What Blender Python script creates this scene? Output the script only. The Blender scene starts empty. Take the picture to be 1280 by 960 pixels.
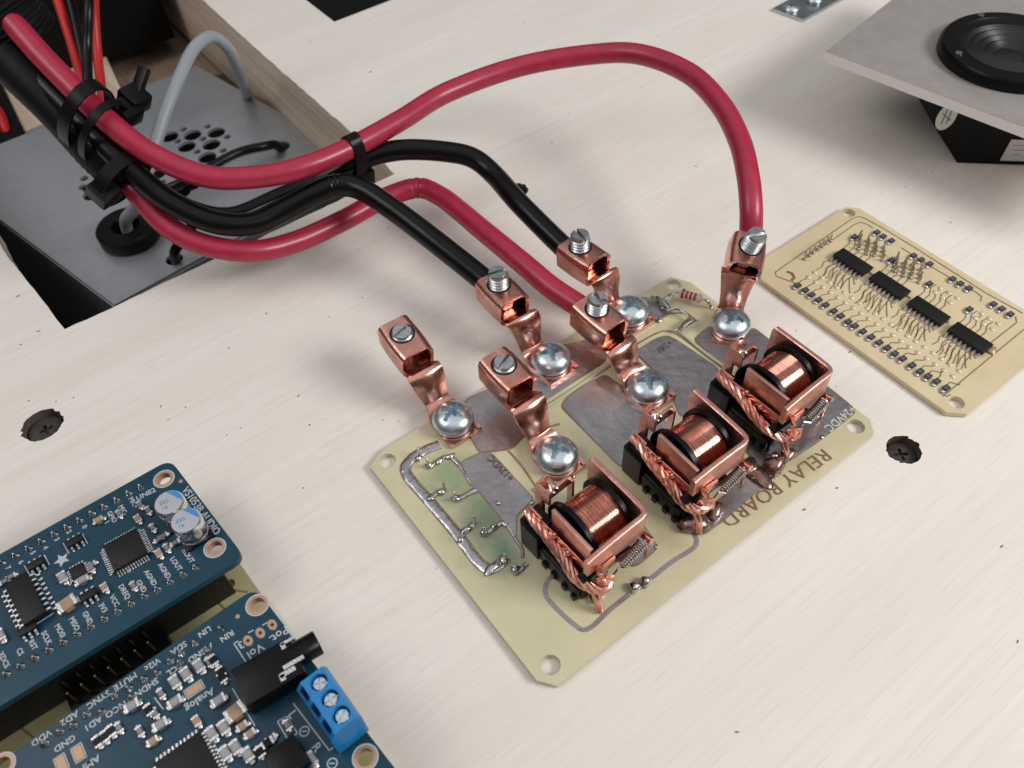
import bpy, bmesh, math, random
from mathutils import Vector, Matrix, Euler
C = bpy.context
sc = C.scene
col = sc.collection
R_ = math.radians
random.seed(7)

# ------------------------------------------------------------------ camera (units: 1 = about 1 cm)
CW, CH, CF = 1280.0, 960.0, 1040.77
CAMR = Matrix(((0.79722975, 0.49009493, -0.35246515),
               (-0.60238225, 0.60763962, -0.51759996),
               (-0.03950133, 0.62496484, 0.77965287)))
CAMT = Vector((-8.438, -7.872, 16.717))
cam = bpy.data.cameras.new("camera")
cam.sensor_width = 36.0
cam.lens = CF / CW * 36.0
cam.clip_start = 0.1
cam.clip_end = 500
cam.dof.use_dof = True
cam.dof.focus_distance = 19.5
cam.dof.aperture_fstop = 0.0
camo = bpy.data.objects.new("camera", cam)
camo.matrix_world = Matrix.Translation(CAMT) @ CAMR.to_4x4()
col.objects.link(camo)
sc.camera = camo
# lens in mm but scene unit 1 = 1 cm; blur radius is (lens/1000)/fstop metres = units
cam.dof.aperture_fstop = 0.26

# ------------------------------------------------------------------ world: soft grey room light
W = bpy.data.worlds.new("World"); sc.world = W; W.use_nodes = True
nt = W.node_tree; nt.nodes.clear()
wo = nt.nodes.new('ShaderNodeOutputWorld'); bg = nt.nodes.new('ShaderNodeBackground')
tc = nt.nodes.new('ShaderNodeTexCoord'); sp = nt.nodes.new('ShaderNodeSeparateXYZ')
rp = nt.nodes.new('ShaderNodeValToRGB'); nz = nt.nodes.new('ShaderNodeTexNoise'); ad = nt.nodes.new('ShaderNodeMath')
nz.inputs['Scale'].default_value = 2.3
ad.operation = 'MULTIPLY_ADD'; ad.inputs[1].default_value = 1.1
nt.links.new(tc.outputs['Generated'], sp.inputs[0]); nt.links.new(tc.outputs['Generated'], nz.inputs['Vector'])
nt.links.new(nz.outputs[0], ad.inputs[0]); nt.links.new(sp.outputs['Z'], ad.inputs[2])
sc2 = nt.nodes.new('ShaderNodeMath'); sc2.operation = 'MULTIPLY_ADD'; sc2.inputs[1].default_value = .62; sc2.inputs[2].default_value = .05; nt.links.new(ad.outputs[0], sc2.inputs[0]); nt.links.new(sc2.outputs[0], rp.inputs[0]); nt.links.new(rp.outputs[0], bg.inputs[0]); nt.links.new(bg.outputs[0], wo.inputs[0])
e = rp.color_ramp.elements
e[0].position = 0.42; e[0].color = (.055, .052, .050, 1)
e[1].position = 1.0; e[1].color = (.66, .66, .68, 1)
m_ = rp.color_ramp.elements.new(0.70); m_.color = (.12, .12, .125, 1)
m_ = rp.color_ramp.elements.new(0.86); m_.color = (.34, .34, .36, 1)
bg.inputs[1].default_value = 1.0

def area(name, loc, target, size, size_y, power, colr):
    l = bpy.data.lights.new(name, 'AREA'); l.shape = 'RECTANGLE'; l.size = size; l.size_y = size_y
    l.energy = power; l.color = colr
    o = bpy.data.objects.new(name, l); o.location = loc
    o.rotation_euler = (Vector(target) - Vector(loc)).to_track_quat('-Z', 'Y').to_euler()
    col.objects.link(o); return o
area("window_light", (36, -42, 44), (3, 2, 0), 30, 20, 31000, (1.0, .985, .965))
area("fill_light", (-42, 24, 58), (4, 8, 0), 40, 26, 9500, (1.0, .98, .955))  # added fill lamp, not a known fixture; brightens the far wood

sc.view_settings.view_transform = 'Standard'; sc.view_settings.look = 'None'
sc.view_settings.exposure = 0.20; sc.view_settings.gamma = 1.0
sc.render.resolution_x = 1024; sc.render.resolution_y = 768
sc.render.engine = 'CYCLES'

def U(u, v, z=0.16):
    """point at height z seen at photograph pixel (u, v)"""
    d = CAMR @ Vector(((u - 640) / CF, -(v - 480) / CF, -1))
    return CAMT + d * ((z - CAMT.z) / d.z)

# ------------------------------------------------------------------ materials
def mat(name, colr, metal=0.0, rough=0.5, var=0.0, vscale=3.0, vcol=None, bump=0.0, bscale=20.0, rvar=0.0,
        coat=0.0, stretch=None, spec=None, emit=None, alpha=None, trans=0, sss=0, bdist=0.02):
    m = bpy.data.materials.new(name); m.use_nodes = True
    n = m.node_tree; b = n.nodes['Principled BSDF']
    b.inputs['Base Color'].default_value = (*colr, 1); b.inputs['Metallic'].default_value = metal
    b.inputs['Roughness'].default_value = rough
    if coat: b.inputs['Coat Weight'].default_value = coat; b.inputs['Coat Roughness'].default_value = .12
    if spec is not None: b.inputs['Specular IOR Level'].default_value = spec
    if trans: b.inputs['Transmission Weight'].default_value = trans
    if sss:
        b.inputs['Subsurface Weight'].default_value = sss; b.inputs['Subsurface Radius'].default_value = (.3, .25, .15)
        b.inputs['Subsurface Scale'].default_value = .3
    t = n.nodes.new('ShaderNodeTexCoord'); mp = n.nodes.new('ShaderNodeMapping')
    n.links.new(t.outputs['Object'], mp.inputs[0])
    if stretch: mp.inputs['Scale'].default_value = stretch
    if var or vcol:
        a = n.nodes.new('ShaderNodeTexNoise'); a.inputs['Scale'].default_value = vscale; a.inputs['Detail'].default_value = 6
        a.inputs['Roughness'].default_value = .62
        n.links.new(mp.outputs[0], a.inputs['Vector'])
        r = n.nodes.new('ShaderNodeValToRGB'); n.links.new(a.outputs[0], r.inputs[0])
        r.color_ramp.elements[0].position = .33; r.color_ramp.elements[1].position = .67
        c2 = vcol if vcol else tuple(x * (1 - var) for x in colr)
        r.color_ramp.elements[0].color = (*c2, 1); r.color_ramp.elements[1].color = (*colr, 1)
        n.links.new(r.outputs[0], b.inputs['Base Color'])
        if rvar:
            q = n.nodes.new('ShaderNodeMapRange'); n.links.new(a.outputs[0], q.inputs[0])
            q.inputs[1].default_value = .3; q.inputs[2].default_value = .7
            q.inputs[3].default_value = min(1, rough + rvar); q.inputs[4].default_value = max(.03, rough - rvar)
            n.links.new(q.outputs[0], b.inputs['Roughness'])
    if bump:
        a2 = n.nodes.new('ShaderNodeTexNoise'); a2.inputs['Scale'].default_value = bscale; a2.inputs['Detail'].default_value = 4
        n.links.new(mp.outputs[0], a2.inputs['Vector'])
        bp = n.nodes.new('ShaderNodeBump'); bp.inputs['Strength'].default_value = bump; bp.inputs['Distance'].default_value = bdist
        n.links.new(a2.outputs[0], bp.inputs['Height']); n.links.new(bp.outputs[0], b.inputs['Normal'])
    return m

MCOP = mat('copper_strap', (.85, .45, .365), 1, .23, vcol=(.56, .25, .19), vscale=2.0, rvar=.08, bump=.25, bscale=9)
MCOPF = mat('copper_frame', (.82, .45, .38), 1, .38, vcol=(.62, .30, .24), vscale=4, rvar=.08, bump=.3, bscale=40)
MWIRE = mat('copper_winding', (.84, .42, .32), 1, .15, vcol=(.66, .29, .21), vscale=5)
MBRAID = mat('copper_braid', (.88, .50, .41), 1, .24, vcol=(.66, .28, .2), vscale=12)
MZINC = mat('zinc_screw', (.70, .79, .85), 1, .31, var=.25, vscale=6, rvar=.08, bump=.12, bscale=14)
MZINCD = mat('zinc_thread', (.62, .64, .65), 1, .3, var=.35, vscale=12, bump=.3, bscale=30)
MTIN = mat('tinned_copper', (.46, .445, .45), 1, .37, vcol=(.34, .32, .32), vscale=1.3, rvar=.10, bump=.5, bscale=3.5, bdist=.05)
MSOLD = mat('solder', (.72, .72, .70), 1, .18, var=.4, vscale=9, bump=.4, bscale=12)
MFLUX = mat('flux_coated_solder', (.40, .26, .23), .85, .2, vcol=(.16, .08, .06), vscale=4, coat=.6, bump=.5, bscale=10)
MTRACE = mat('etched_trace', (.37, .28, .16), .4, .4, var=.3, vscale=6)
MBASE = mat('black_plastic', (.004, .004, .0045), 0, .3, spec=.2, bump=.2, bscale=30)
MRED = mat('red_cable_jacket', (.42, .015, .052), 0, .40, var=.2, vscale=3, coat=.18, bump=.2, bscale=4)
MBLK = mat('black_cable_jacket', (.0035, .0035, .0035), 0, .24, spec=.24, bump=.1, bscale=20)
MGREY = mat('grey_cable_jacket', (.30, .33, .36), 0, .45)
MREDW = mat('bright_red_wire', (.55, .012, .012), 0, .4)
MSPR = mat('spring_steel', (.60, .55, .53), 1, .25)
MRUST = mat('dull_screw', (.065, .056, .048), .3, .55, var=.5, vscale=7, bump=.6, bscale=12)
MGLUE = mat('clear_lacquer', (.50, .47, .30), 0, .08, coat=1)
MWHITE = mat('white_ink', (.47, .50, .52), 0, .6)
MBROWN = mat('bare_copper_lettering', (.27, .14, .07), .2, .5)
MDKINK = mat('dark_lettering', (.10, .085, .07), 0, .5)
MLTINK = mat('light_lettering', (.62, .60, .50), 0, .5)
MCHIP = mat('chip_epoxy', (.009, .009, .009), 0, .45, spec=.3, bump=.15, bscale=60)
MCHIPT = mat('resistor_top', (.03, .03, .04), 0, .3)
MEND = mat('solder_end', (.60, .59, .58), 1, .32, bump=.4, bscale=25)
MGOLD = mat('copper_plated_ring', (.52, .33, .22), .7, .5)
MBLUE = mat('blue_solder_mask', (.004, .048, .082), 0, .40, vcol=(.003, .037, .064), vscale=2.5, coat=.1, spec=.3, bump=.05, bscale=10)
MBTER = mat('blue_terminal_plastic', (.010, .20, .50), 0, .35)
MBCAP = mat('capacitor_blue', (.05, .25, .55), 0, .35)
MALU = mat('capacitor_can', (.72, .74, .77), 1, .25)
MTAN = mat('ceramic_tan', (.36, .24, .15), 0, .4)
MGRYC = mat('ceramic_grey', (.32, .31, .31), 0, .4)
MSHEET = mat('galvanised_sheet', (.46, .48, .50), .6, .38, vcol=(.39, .405, .425), vscale=1.6, rvar=.10, bump=.25, bscale=40)
MGROM = mat('rubber', (.004, .004, .004), 0, .5, spec=.15)
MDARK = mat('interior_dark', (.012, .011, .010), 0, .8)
MBLKB = mat('black_box_paint', (.004, .004, .0035), 0, .55, spec=.15, bump=.1, bscale=20)
MSTEEL = mat('bracket_steel', (.55, .58, .60), 1, .35, var=.2)
MRESB = mat('resistor_body', (.60, .46, .38), 0, .35)
MBAND = mat('resistor_band', (.32, .03, .03), 0, .35)

def pcb_mat(name, base, dark, stains=()):
    m = mat(name, base, 0, .33, vcol=dark, vscale=.7, coat=.35, sss=0.0)
    n = m.node_tree; b = n.nodes['Principled BSDF']
    t = n.nodes.new('ShaderNodeTexCoord')
    # glass-fibre weave
    wv = n.nodes.new('ShaderNodeTexWave'); wv.inputs['Scale'].default_value = 9; wv.inputs['Distortion'].default_value = .6
    n.links.new(t.outputs['Object'], wv.inputs['Vector'])
    bp = n.nodes.new('ShaderNodeBump'); bp.inputs['Strength'].default_value = .06; bp.inputs['Distance'].default_value = .01
    n.links.new(wv.outputs[0], bp.inputs['Height']); n.links.new(bp.outputs[0], b.inputs['Normal'])
    src = [l for l in n.links if l.to_socket == b.inputs['Base Color']][0].from_socket
    for (px, py, rad, sc_, amt) in stains:
        vm = n.nodes.new('ShaderNodeVectorMath'); vm.operation = 'DISTANCE'; vm.inputs[1].default_value = (px, py, .16)
        n.links.new(t.outputs['Object'], vm.inputs[0])
        ns = n.nodes.new('ShaderNodeTexNoise'); ns.inputs['Scale'].default_value = 1.6; ns.inputs['Detail'].default_value = 5
        n.links.new(t.outputs['Object'], ns.inputs['Vector'])
        ma = n.nodes.new('ShaderNodeMath'); ma.operation = 'MULTIPLY_ADD'; ma.inputs[1].default_value = rad * 1.3
        n.links.new(ns.outputs[0], ma.inputs[0]); n.links.new(vm.outputs['Value'], ma.inputs[2])
        mr = n.nodes.new('ShaderNodeMapRange'); n.links.new(ma.outputs[0], mr.inputs[0])
        mr.inputs[1].default_value = rad * .8; mr.inputs[2].default_value = rad * 1.7
        mr.inputs[3].default_value = amt; mr.inputs[4].default_value = 0
        mx = n.nodes.new('ShaderNodeMix'); mx.data_type = 'RGBA'
        n.links.new(mr.outputs[0], mx.inputs[0]); n.links.new(src, mx.inputs[6]); mx.inputs[7].default_value = (*sc_, 1)
        n.links.new(mx.outputs[2], b.inputs['Base Color']); src = mx.outputs[2]
    return m

def wood_mat(name, a_, b_, c_, axis=0, rough=.62, fine=1.0):
    m = bpy.data.materials.new(name); m.use_nodes = True
    n = m.node_tree; b = n.nodes['Principled BSDF']; b.inputs['Roughness'].default_value = rough
    b.inputs['Specular IOR Level'].default_value = .3
    t = n.nodes.new('ShaderNodeTexCoord')
    def noise(scale, stretch, detail=5, rot=0.03):
        mp = n.nodes.new('ShaderNodeMapping'); n.links.new(t.outputs['Object'], mp.inputs[0])
        s = [stretch, 1, 1] if axis == 0 else [1, stretch, 1]
        mp.inputs['Scale'].default_value = s; mp.inputs['Rotation'].default_value = (0, 0, rot)
        x = n.nodes.new('ShaderNodeTexNoise'); x.inputs['Scale'].default_value = scale; x.inputs['Detail'].default_value = detail
        x.inputs['Distortion'].default_value = .25
        n.links.new(mp.outputs[0], x.inputs['Vector']); return x
    n1 = noise(.42, .16, 5); n2 = noise(6.5 * fine, .028, 6); n3 = noise(26 * fine, .028, 3); n4 = noise(9, .12, 2, -.02)
    r1 = n.nodes.new('ShaderNodeValToRGB'); n.links.new(n1.outputs[0], r1.inputs[0])
    r1.color_ramp.elements[0].position = .3; r1.color_ramp.elements[1].position = .7
    r1.color_ramp.elements[0].color = (*b_, 1); r1.color_ramp.elements[1].color = (*a_, 1)
    r2 = n.nodes.new('ShaderNodeMapRange'); n.links.new(n2.outputs[0], r2.inputs[0])
    r2.inputs[1].default_value = .30; r2.inputs[2].default_value = .55; r2.inputs[3].default_value = .5; r2.inputs[4].default_value = 0
    mx = n.nodes.new('ShaderNodeMix'); mx.data_type = 'RGBA'; n.links.new(r2.outputs[0], mx.inputs[0])
    n.links.new(r1.outputs[0], mx.inputs[6]); mx.inputs[7].default_value = (*c_, 1)
    r3 = n.nodes.new('ShaderNodeMapRange'); n.links.new(n3.outputs[0], r3.inputs[0])
    r3.inputs[1].default_value = .30; r3.inputs[2].default_value = .42; r3.inputs[3].default_value = .35; r3.inputs[4].default_value = 0
    mx2 = n.nodes.new('ShaderNodeMix'); mx2.data_type = 'RGBA'; n.links.new(r3.outputs[0], mx2.inputs[0])
    n.links.new(mx.outputs[2], mx2.inputs[6]); mx2.inputs[7].default_value = (c_[0] * .85, c_[1] * .82, c_[2] * .8, 1)
    # sparse dark pores
    v = n.nodes.new('ShaderNodeTexVoronoi'); v.inputs['Scale'].default_value = .42
    mpv = n.nodes.new('ShaderNodeMapping'); mpv.inputs['Scale'].default_value = (.8, 1.2, 1); n.links.new(t.outputs['Object'], mpv.inputs[0])
    n.links.new(mpv.outputs[0], v.inputs['Vector'])
    rv = n.nodes.new('ShaderNodeMapRange'); n.links.new(v.outputs['Distance'], rv.inputs[0])
    rv.inputs[1].default_value = .012; rv.inputs[2].default_value = .03; rv.inputs[3].default_value = .75; rv.inputs[4].default_value = 0
    mx3 = n.nodes.new('ShaderNodeMix'); mx3.data_type = 'RGBA'; n.links.new(rv.outputs[0], mx3.inputs[0])
    n.links.new(mx2.outputs[2], mx3.inputs[6]); mx3.inputs[7].default_value = (.10, .08, .07, 1)
    n.links.new(mx3.outputs[2], b.inputs['Base Color'])
    bp = n.nodes.new('ShaderNodeBump'); bp.inputs['Strength'].default_value = .25; bp.inputs['Distance'].default_value = .02
    n.links.new(n4.outputs[0], bp.inputs['Height']); n.links.new(bp.outputs[0], b.inputs['Normal'])
    return m
MWOOD = wood_mat('birch_plywood', (.815, .768, .705), (.745, .692, .622), (.71, .65, .575))
MEDGE = wood_mat('plywood_edge', (.84, .70, .56), (.74, .59, .46), (.46, .33, .23), axis=1, fine=.6)
MPLANK = wood_mat('pine_plank', (.62, .50, .38), (.52, .40, .29), (.36, .25, .17), axis=1, fine=.4)
MPCB = pcb_mat('fibreglass_board', (.62, .565, .36), (.56, .51, .32),
               stains=((-3.6, 1.8, 1.1, (.22, .29, .15), .85), (-3.75, .3, 1.05, (.17, .26, .14), .88), (-4.0, -.6, .6, (.10, .24, .16), .9), (.1, 1.0, 1.0, (.42, .37, .21), .7), (1.4, -2.7, .8, (.44, .36, .22), .7), (-2.6, 2.3, .8, (.46, .41, .24), .7), (3.6, 2.2, .8, (.50, .45, .27), .6),
                       (2.9, -3.0, .5, (.33, .30, .16), .6), (-.9, -2.4, .5, (.36, .34, .17), .6)))
MPCB2 = pcb_mat('fibreglass_board_tan', (.69, .585, .37), (.62, .51, .31))
MPCB3 = pcb_mat('fibreglass_board_dull', (.46, .42, .22), (.40, .36, .18))

# ------------------------------------------------------------------ mesh kit
class MB:
    def __init__(s): s.v = []; s.f = []; s.m = []
    def add(s, vs, fs, mi=0, M=None):
        o = len(s.v)
        s.v += [(M @ Vector(p)) if M else Vector(p) for p in vs]
        s.f += [tuple(i + o for i in f) for f in fs]; s.m += [mi] * len(fs); return s
    def box(s, c, d, mi=0, rz=0, bev=0, M=None, rot=None):
        T = Matrix.Translation(c) @ (rot.to_4x4() if rot else Matrix.Rotation(rz, 4, 'Z'))
        if M: T = M @ T
        x, y, z = d[0] / 2, d[1] / 2, d[2] / 2
        if bev <= 0:
            vs = [(a * x, b * y, c_ * z) for c_ in (-1, 1) for b in (-1, 1) for a in (-1, 1)]
            fs = [(0, 2, 3, 1), (4, 5, 7, 6), (0, 1, 5, 4), (2, 6, 7, 3), (0, 4, 6, 2), (1, 3, 7, 5)]
            return s.add(vs, fs, mi, T)
        b = bmesh.new(); bmesh.ops.create_cube(b, size=1, matrix=Matrix.Diagonal((d[0], d[1], d[2], 1)))
        bmesh.ops.bevel(b, geom=b.edges[:], offset=bev, segments=2, profile=.6, affect='EDGES')
        b.verts.index_update()
        s.add([v.co.copy() for v in b.verts], [[v.index for v in f.verts] for f in b.faces], mi, T); b.free(); return s
    def tube(s, pts, r, seg=12, mi=0, cap=True, rf=None):
        pts = [Vector(p) for p in pts]; n = len(pts); vs = []; fs = []
        tg = [(pts[min(i + 1, n - 1)] - pts[max(i - 1, 0)]).normalized() for i in range(n)]
        a = Vector((0, 0, 1)) if abs(tg[0].z) < .9 else Vector((1, 0, 0))
        nr = (a - tg[0] * a.dot(tg[0])).normalized()
        for i in range(n):
            nr = (nr - tg[i] * nr.dot(tg[i])).normalized(); bn = tg[i].cross(nr)
            rr = r * (rf(i / (n - 1)) if rf else 1)
            for k in range(seg):
                an = 2 * math.pi * k / seg; vs.append(pts[i] + (nr * math.cos(an) + bn * math.sin(an)) * rr)
        for i in range(n - 1):
            for k in range(seg):
                k2 = (k + 1) % seg; fs.append((i * seg + k, i * seg + k2, (i + 1) * seg + k2, (i + 1) * seg + k))
        if cap: fs.append(tuple(range(seg))[::-1]); fs.append(tuple(range((n - 1) * seg, n * seg)))
        return s.add(vs, fs, mi)
    def lathe(s, prof, seg=32, mi=0, M=None, cap=True):
        """prof: list of (radius, height) from bottom to top about local Z"""
        vs = []; fs = []; n = len(prof)
        for r, z in prof:
            for k in range(seg):
                a = 2 * math.pi * k / seg; vs.append((r * math.cos(a), r * math.sin(a), z))
        for i in range(n - 1):
            for k in range(seg):
                k2 = (k + 1) % seg; fs.append((i * seg + k, i * seg + k2, (i + 1) * seg + k2, (i + 1) * seg + k))
        if cap: fs.append(tuple(range(seg))[::-1]); fs.append(tuple(range((n - 1) * seg, n * seg)))
        return s.add(vs, fs, mi, M)
    def prism(s, poly, z0, z1, mi=0, M=None):
        n = len(poly); A = sum(poly[i][0] * poly[(i + 1) % n][1] - poly[(i + 1) % n][0] * poly[i][1] for i in range(n))
        if A < 0: poly = poly[::-1]
        vs = [(p[0], p[1], z0) for p in poly] + [(p[0], p[1], z1) for p in poly]
        fs = [tuple(range(n))[::-1], tuple(range(n, 2 * n))] + [(i, (i + 1) % n, n + (i + 1) % n, n + i) for i in range(n)]
        return s.add(vs, fs, mi, M)
    def strip(s, pts, w, z0, z1, mi=0):
        """flat ribbon with thickness following xy points"""
        P = [Vector((p[0], p[1])) for p in pts]; n = len(P); L = []; Rr = []
        for i in range(n):
            t = (P[min(i + 1, n - 1)] - P[max(i - 1, 0)]).normalized(); nn = Vector((-t.y, t.x))
            L.append(P[i] + nn * w / 2); Rr.append(P[i] - nn * w / 2)
        vs = []
        for i in range(n): vs += [(L[i].x, L[i].y, z0), (Rr[i].x, Rr[i].y, z0), (L[i].x, L[i].y, z1), (Rr[i].x, Rr[i].y, z1)]
        fs = []
        for i in range(n - 1):
            a = i * 4; b = a + 4
            fs += [(a + 2, a + 3, b + 3, b + 2), (a, a + 2, b + 2, b), (a + 3, a + 1, b + 1, b + 3), (a + 1, a, b, b + 1)]
        fs += [(0, 1, 3, 2), ((n - 1) * 4, (n - 1) * 4 + 2, (n - 1) * 4 + 3, (n - 1) * 4 + 1)]
        return s.add(vs, fs, mi)
    def blob(s, c, d, mi=0, seed=0, amp=.18, seg=14):
        rnd = random.Random(seed); ph = [rnd.uniform(0, 6.28) for _ in range(4)]
        vs = []; fs = []; n = 8
        for i in range(n + 1):
            th = math.pi * i / n
            for k in range(seg):
                a = 2 * math.pi * k / seg
                w = 1 + amp * (math.sin(3 * a + ph[0]) * math.sin(th) + .6 * math.sin(2 * th * 2 + ph[1]) * math.sin(2 * a + ph[2]))
                vs.append((c[0] + d[0] * math.sin(th) * math.cos(a) * w, c[1] + d[1] * math.sin(th) * math.sin(a) * w, c[2] + d[2] * math.cos(th)))
        for i in range(n):
            for k in range(seg):
                k2 = (k + 1) % seg; fs.append((i * seg + k, (i + 1) * seg + k, (i + 1) * seg + k2, i * seg + k2))
        return s.add(vs, fs, mi)
    def mesh(s, name, mats, org=None):
        me = bpy.data.meshes.new(name)
        o = Vector(org) if org else Vector((0, 0, 0))
        me.from_pydata([v - o for v in s.v], [], s.f)
        for m in (mats if isinstance(mats, (list, tuple)) else [mats]): me.materials.append(m)
        me.polygons.foreach_set('material_index', s.m)
        b = bmesh.new(); b.from_mesh(me); bmesh.ops.remove_doubles(b, verts=b.verts, dist=1e-5)
        bmesh.ops.recalc_face_normals(b, faces=b.faces); b.to_mesh(me); b.free()
        me.polygons.foreach_set('use_smooth', [True] * len(me.polygons)); me.set_sharp_from_angle(angle=R_(38)); me.update()
        return me
    def build(s, name, mats, parent=None, org=None):
        if org is None and parent is not None: org = ORG.get(parent.name, (0, 0, 0))
        o = bpy.data.objects.new(name, s.mesh(name, mats, org)); col.objects.link(o)
        if parent: o.parent = parent; ORG[o.name] = org
        else:
            o.location = org if org else (0, 0, 0); ORG[o.name] = org if org else (0, 0, 0)
        return o
ORG = {}
def tag(o, label=None, cat=None, group=None, kind=None):
    if label: o['label'] = label
    if cat: o['category'] = cat
    if group: o['group'] = group
    if kind: o['kind'] = kind
    return o
def thing(name, label, cat, loc=(0, 0, 0), group=None):
    o = bpy.data.objects.new(name, None); col.objects.link(o); o.location = loc; o.empty_display_size = .5
    ORG[o.name] = tuple(loc); return tag(o, label, cat, group)
def inst(src, parent, loc=(0, 0, 0), rz=0, M=None):
    """copy of a part and its sub-parts under parent"""
    c = src.copy(); col.objects.link(c); c.parent = parent
    if M is not None: c.matrix_local = M
    else: c.location = loc; c.rotation_euler = (0, 0, rz)
    for ch in list(src.children):
        d = ch.copy(); col.objects.link(d); d.parent = c
    return c
def smooth(pts, n=8):
    """Catmull-Rom through points"""
    P = [Vector(p) for p in pts]; P = [P[0] * 2 - P[1]] + P + [P[-1] * 2 - P[-2]]; out = []
    for i in range(1, len(P) - 2):
        for k in range(n):
            t = k / n; a, b, c, d = P[i - 1], P[i], P[i + 1], P[i + 2]
            out.append(.5 * ((2 * b) + (c - a) * t + (2 * a - 5 * b + 4 * c - d) * t * t + (3 * b - a - 3 * c + d) * t ** 3))
    out.append(P[-2]); return out
def boolean(mb, cutters, mats, op='DIFFERENCE'):
    """returns an MB-like mesh after cutting; cutters is one MB"""
    a = bpy.data.objects.new('t', mb.mesh('t', mats)); col.objects.link(a); cs = []
    for cu in (cutters if isinstance(cutters, list) else [cutters]):
        c = bpy.data.objects.new('c', cu.mesh('c', mats)); col.objects.link(c); cs.append(c)
        m = a.modifiers.new('b', 'BOOLEAN'); m.operation = op; m.object = c; m.solver = 'EXACT'
    C.view_layer.update()
    me = bpy.data.meshes.new_from_object(a.evaluated_get(C.evaluated_depsgraph_get()))
    bpy.data.objects.remove(a)
    for c in cs: bpy.data.objects.remove(c)
    me.polygons.foreach_set('use_smooth', [True] * len(me.polygons)); me.set_sharp_from_angle(angle=R_(38))
    return me
def obj_from(me, name, parent=None, loc=(0, 0, 0)):
    o = bpy.data.objects.new(name, me); col.objects.link(o); o.location = loc
    if parent: o.parent = parent
    return o
def text(s, size, loc, rz, m, parent, name='lettering', org=(0, 0, 0), depth=.004, sx=1.0, bold=.0):
    cu = bpy.data.curves.new('t', 'FONT'); cu.body = s; cu.size = size; cu.align_x = 'CENTER'; cu.align_y = 'CENTER'
    cu.extrude = depth; cu.resolution_u = 2; cu.offset = bold
    t = bpy.data.objects.new('t', cu); col.objects.link(t); C.view_layer.update()
    me = bpy.data.meshes.new_from_object(t.evaluated_get(C.evaluated_depsgraph_get())); bpy.data.objects.remove(t)
    me.materials.clear(); me.materials.append(m)
    o = bpy.data.objects.new(name, me); col.objects.link(o); o.parent = parent
    o.location = Vector(loc) - Vector(org); o.rotation_euler = (0, 0, rz); o.scale = (sx, 1, 1); return o
def rrect(x0, y0, x1, y1, r, n=5, ch=None):
    pts = []
    for (cx, cy, a0) in ((x1 - r, y1 - r, 0), (x0 + r, y1 - r, 90), (x0 + r, y0 + r, 180), (x1 - r, y0 + r, 270)):
        for k in range(n + 1):
            a = R_(a0 + 90 * k / n); pts.append((cx + r * math.cos(a), cy + r * math.sin(a)))
    return pts
def circ(x, y, r, n=24): return [(x + r * math.cos(2 * math.pi * k / n), y + r * math.sin(2 * math.pi * k / n)) for k in range(n)]
def roundpoly(pts, r, n=5):
    out = []; N = len(pts)
    for i in range(N):
        p = Vector(pts[i]); a = (Vector(pts[i - 1]) - p).normalized(); b = (Vector(pts[(i + 1) % N]) - p).normalized()
        la = (Vector(pts[i - 1]) - p).length; lb = (Vector(pts[(i + 1) % N]) - p).length; p0, p1 = p + a * min(r, .45 * la), p + b * min(r, .45 * lb)
        for k in range(n + 1):
            t = k / n; q = p0 * (1 - t) ** 2 + p * 2 * t * (1 - t) + p1 * t * t; out.append((q.x, q.y))
    return out
I4 = Matrix.Identity(4)


# ================================================================== THE SETTING
slab = MB().box((14, 14, -.65), (110, 96, 1.3))
cut = MB()
def jag(P, amp, step, rs):
    out = []
    for i in range(len(P)):
        a, b = Vector(P[i]), Vector(P[(i + 1) % len(P)]); L = (b - a).length; n = max(1, int(min(L, 20) / step)) if L < 60 else 1
        nn = Vector((-(b - a).y, (b - a).x)).normalized()
        for k in range(n): out.append(tuple(a + (b - a) * (k / n) + (nn * rs.gauss(0, amp) if k else Vector((0, 0)))))
    return out
cut.prism(jag([(-9.45, 12.66), (-8.2, 12.62), (-6.5, 12.66), (-4.4, 12.63), (1.42, 12.63), (1.5, 16), (1.44, 22), (1.5, 40), (1.5, 70), (-9.7, 70), (-9.85, 40), (-9.85, 17)], .010, .3, random.Random(2)), -3, 1)
cut.prism([(4.8, 22.6), (40, 22.55), (40, 70), (4.7, 70)], -3, 1)
SCREWS = [U(53, 531, 0), U(1130, 562, 0), U(646, 238, 0)]
for k, p in enumerate(SCREWS):
    rr = (.50, .40, .36)[k]
    rnd = random.Random(k + 3)
    prof_t = [(p.x + (rr * (1 + rnd.uniform(-.09, .12))) * math.cos(2 * math.pi * i / 40), p.y + (rr * (1 + rnd.uniform(-.012, .018))) * math.sin(2 * math.pi * i / 40)) for i in range(40)]
    cut.prism(prof_t, -.42, .5)
tm_ = boolean(slab, cut, [MWOOD, MEDGE, MDARK, mat('shaded_hole_wall', (.10, .075, .055), 0, .8)])  # screw hole walls and floors coloured dark to stand for the shade inside
for f_ in tm_.polygons:
    if abs(f_.normal.z) < .5: f_.material_index = 1
    elif -.5 < f_.center.z < -.3: f_.material_index = 2
    if abs(f_.normal.z) < .5 and any((Vector((f_.center.x, f_.center.y, 0)) - q).length < 1.0 for q in SCREWS): f_.material_index = 3
tab = obj_from(tm_, 'tabletop'); tag(tab, kind='structure')
beam = MB().box((2.50, 42, -2.62), (1.95, 58.6, 2.36), bev=.09)
b_ = beam.build('support_beam', MEDGE); tag(b_, 'rough wooden beam under the edge of the table opening', 'beam')
eg = MB().box((1.452, 42, -.66), (.03, 58.5, 1.24))
fl = MB().box((6, 45, -9), (90, 90, .4)); tag(fl.build('cabinet_floor', MDARK), kind='structure')
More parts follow.
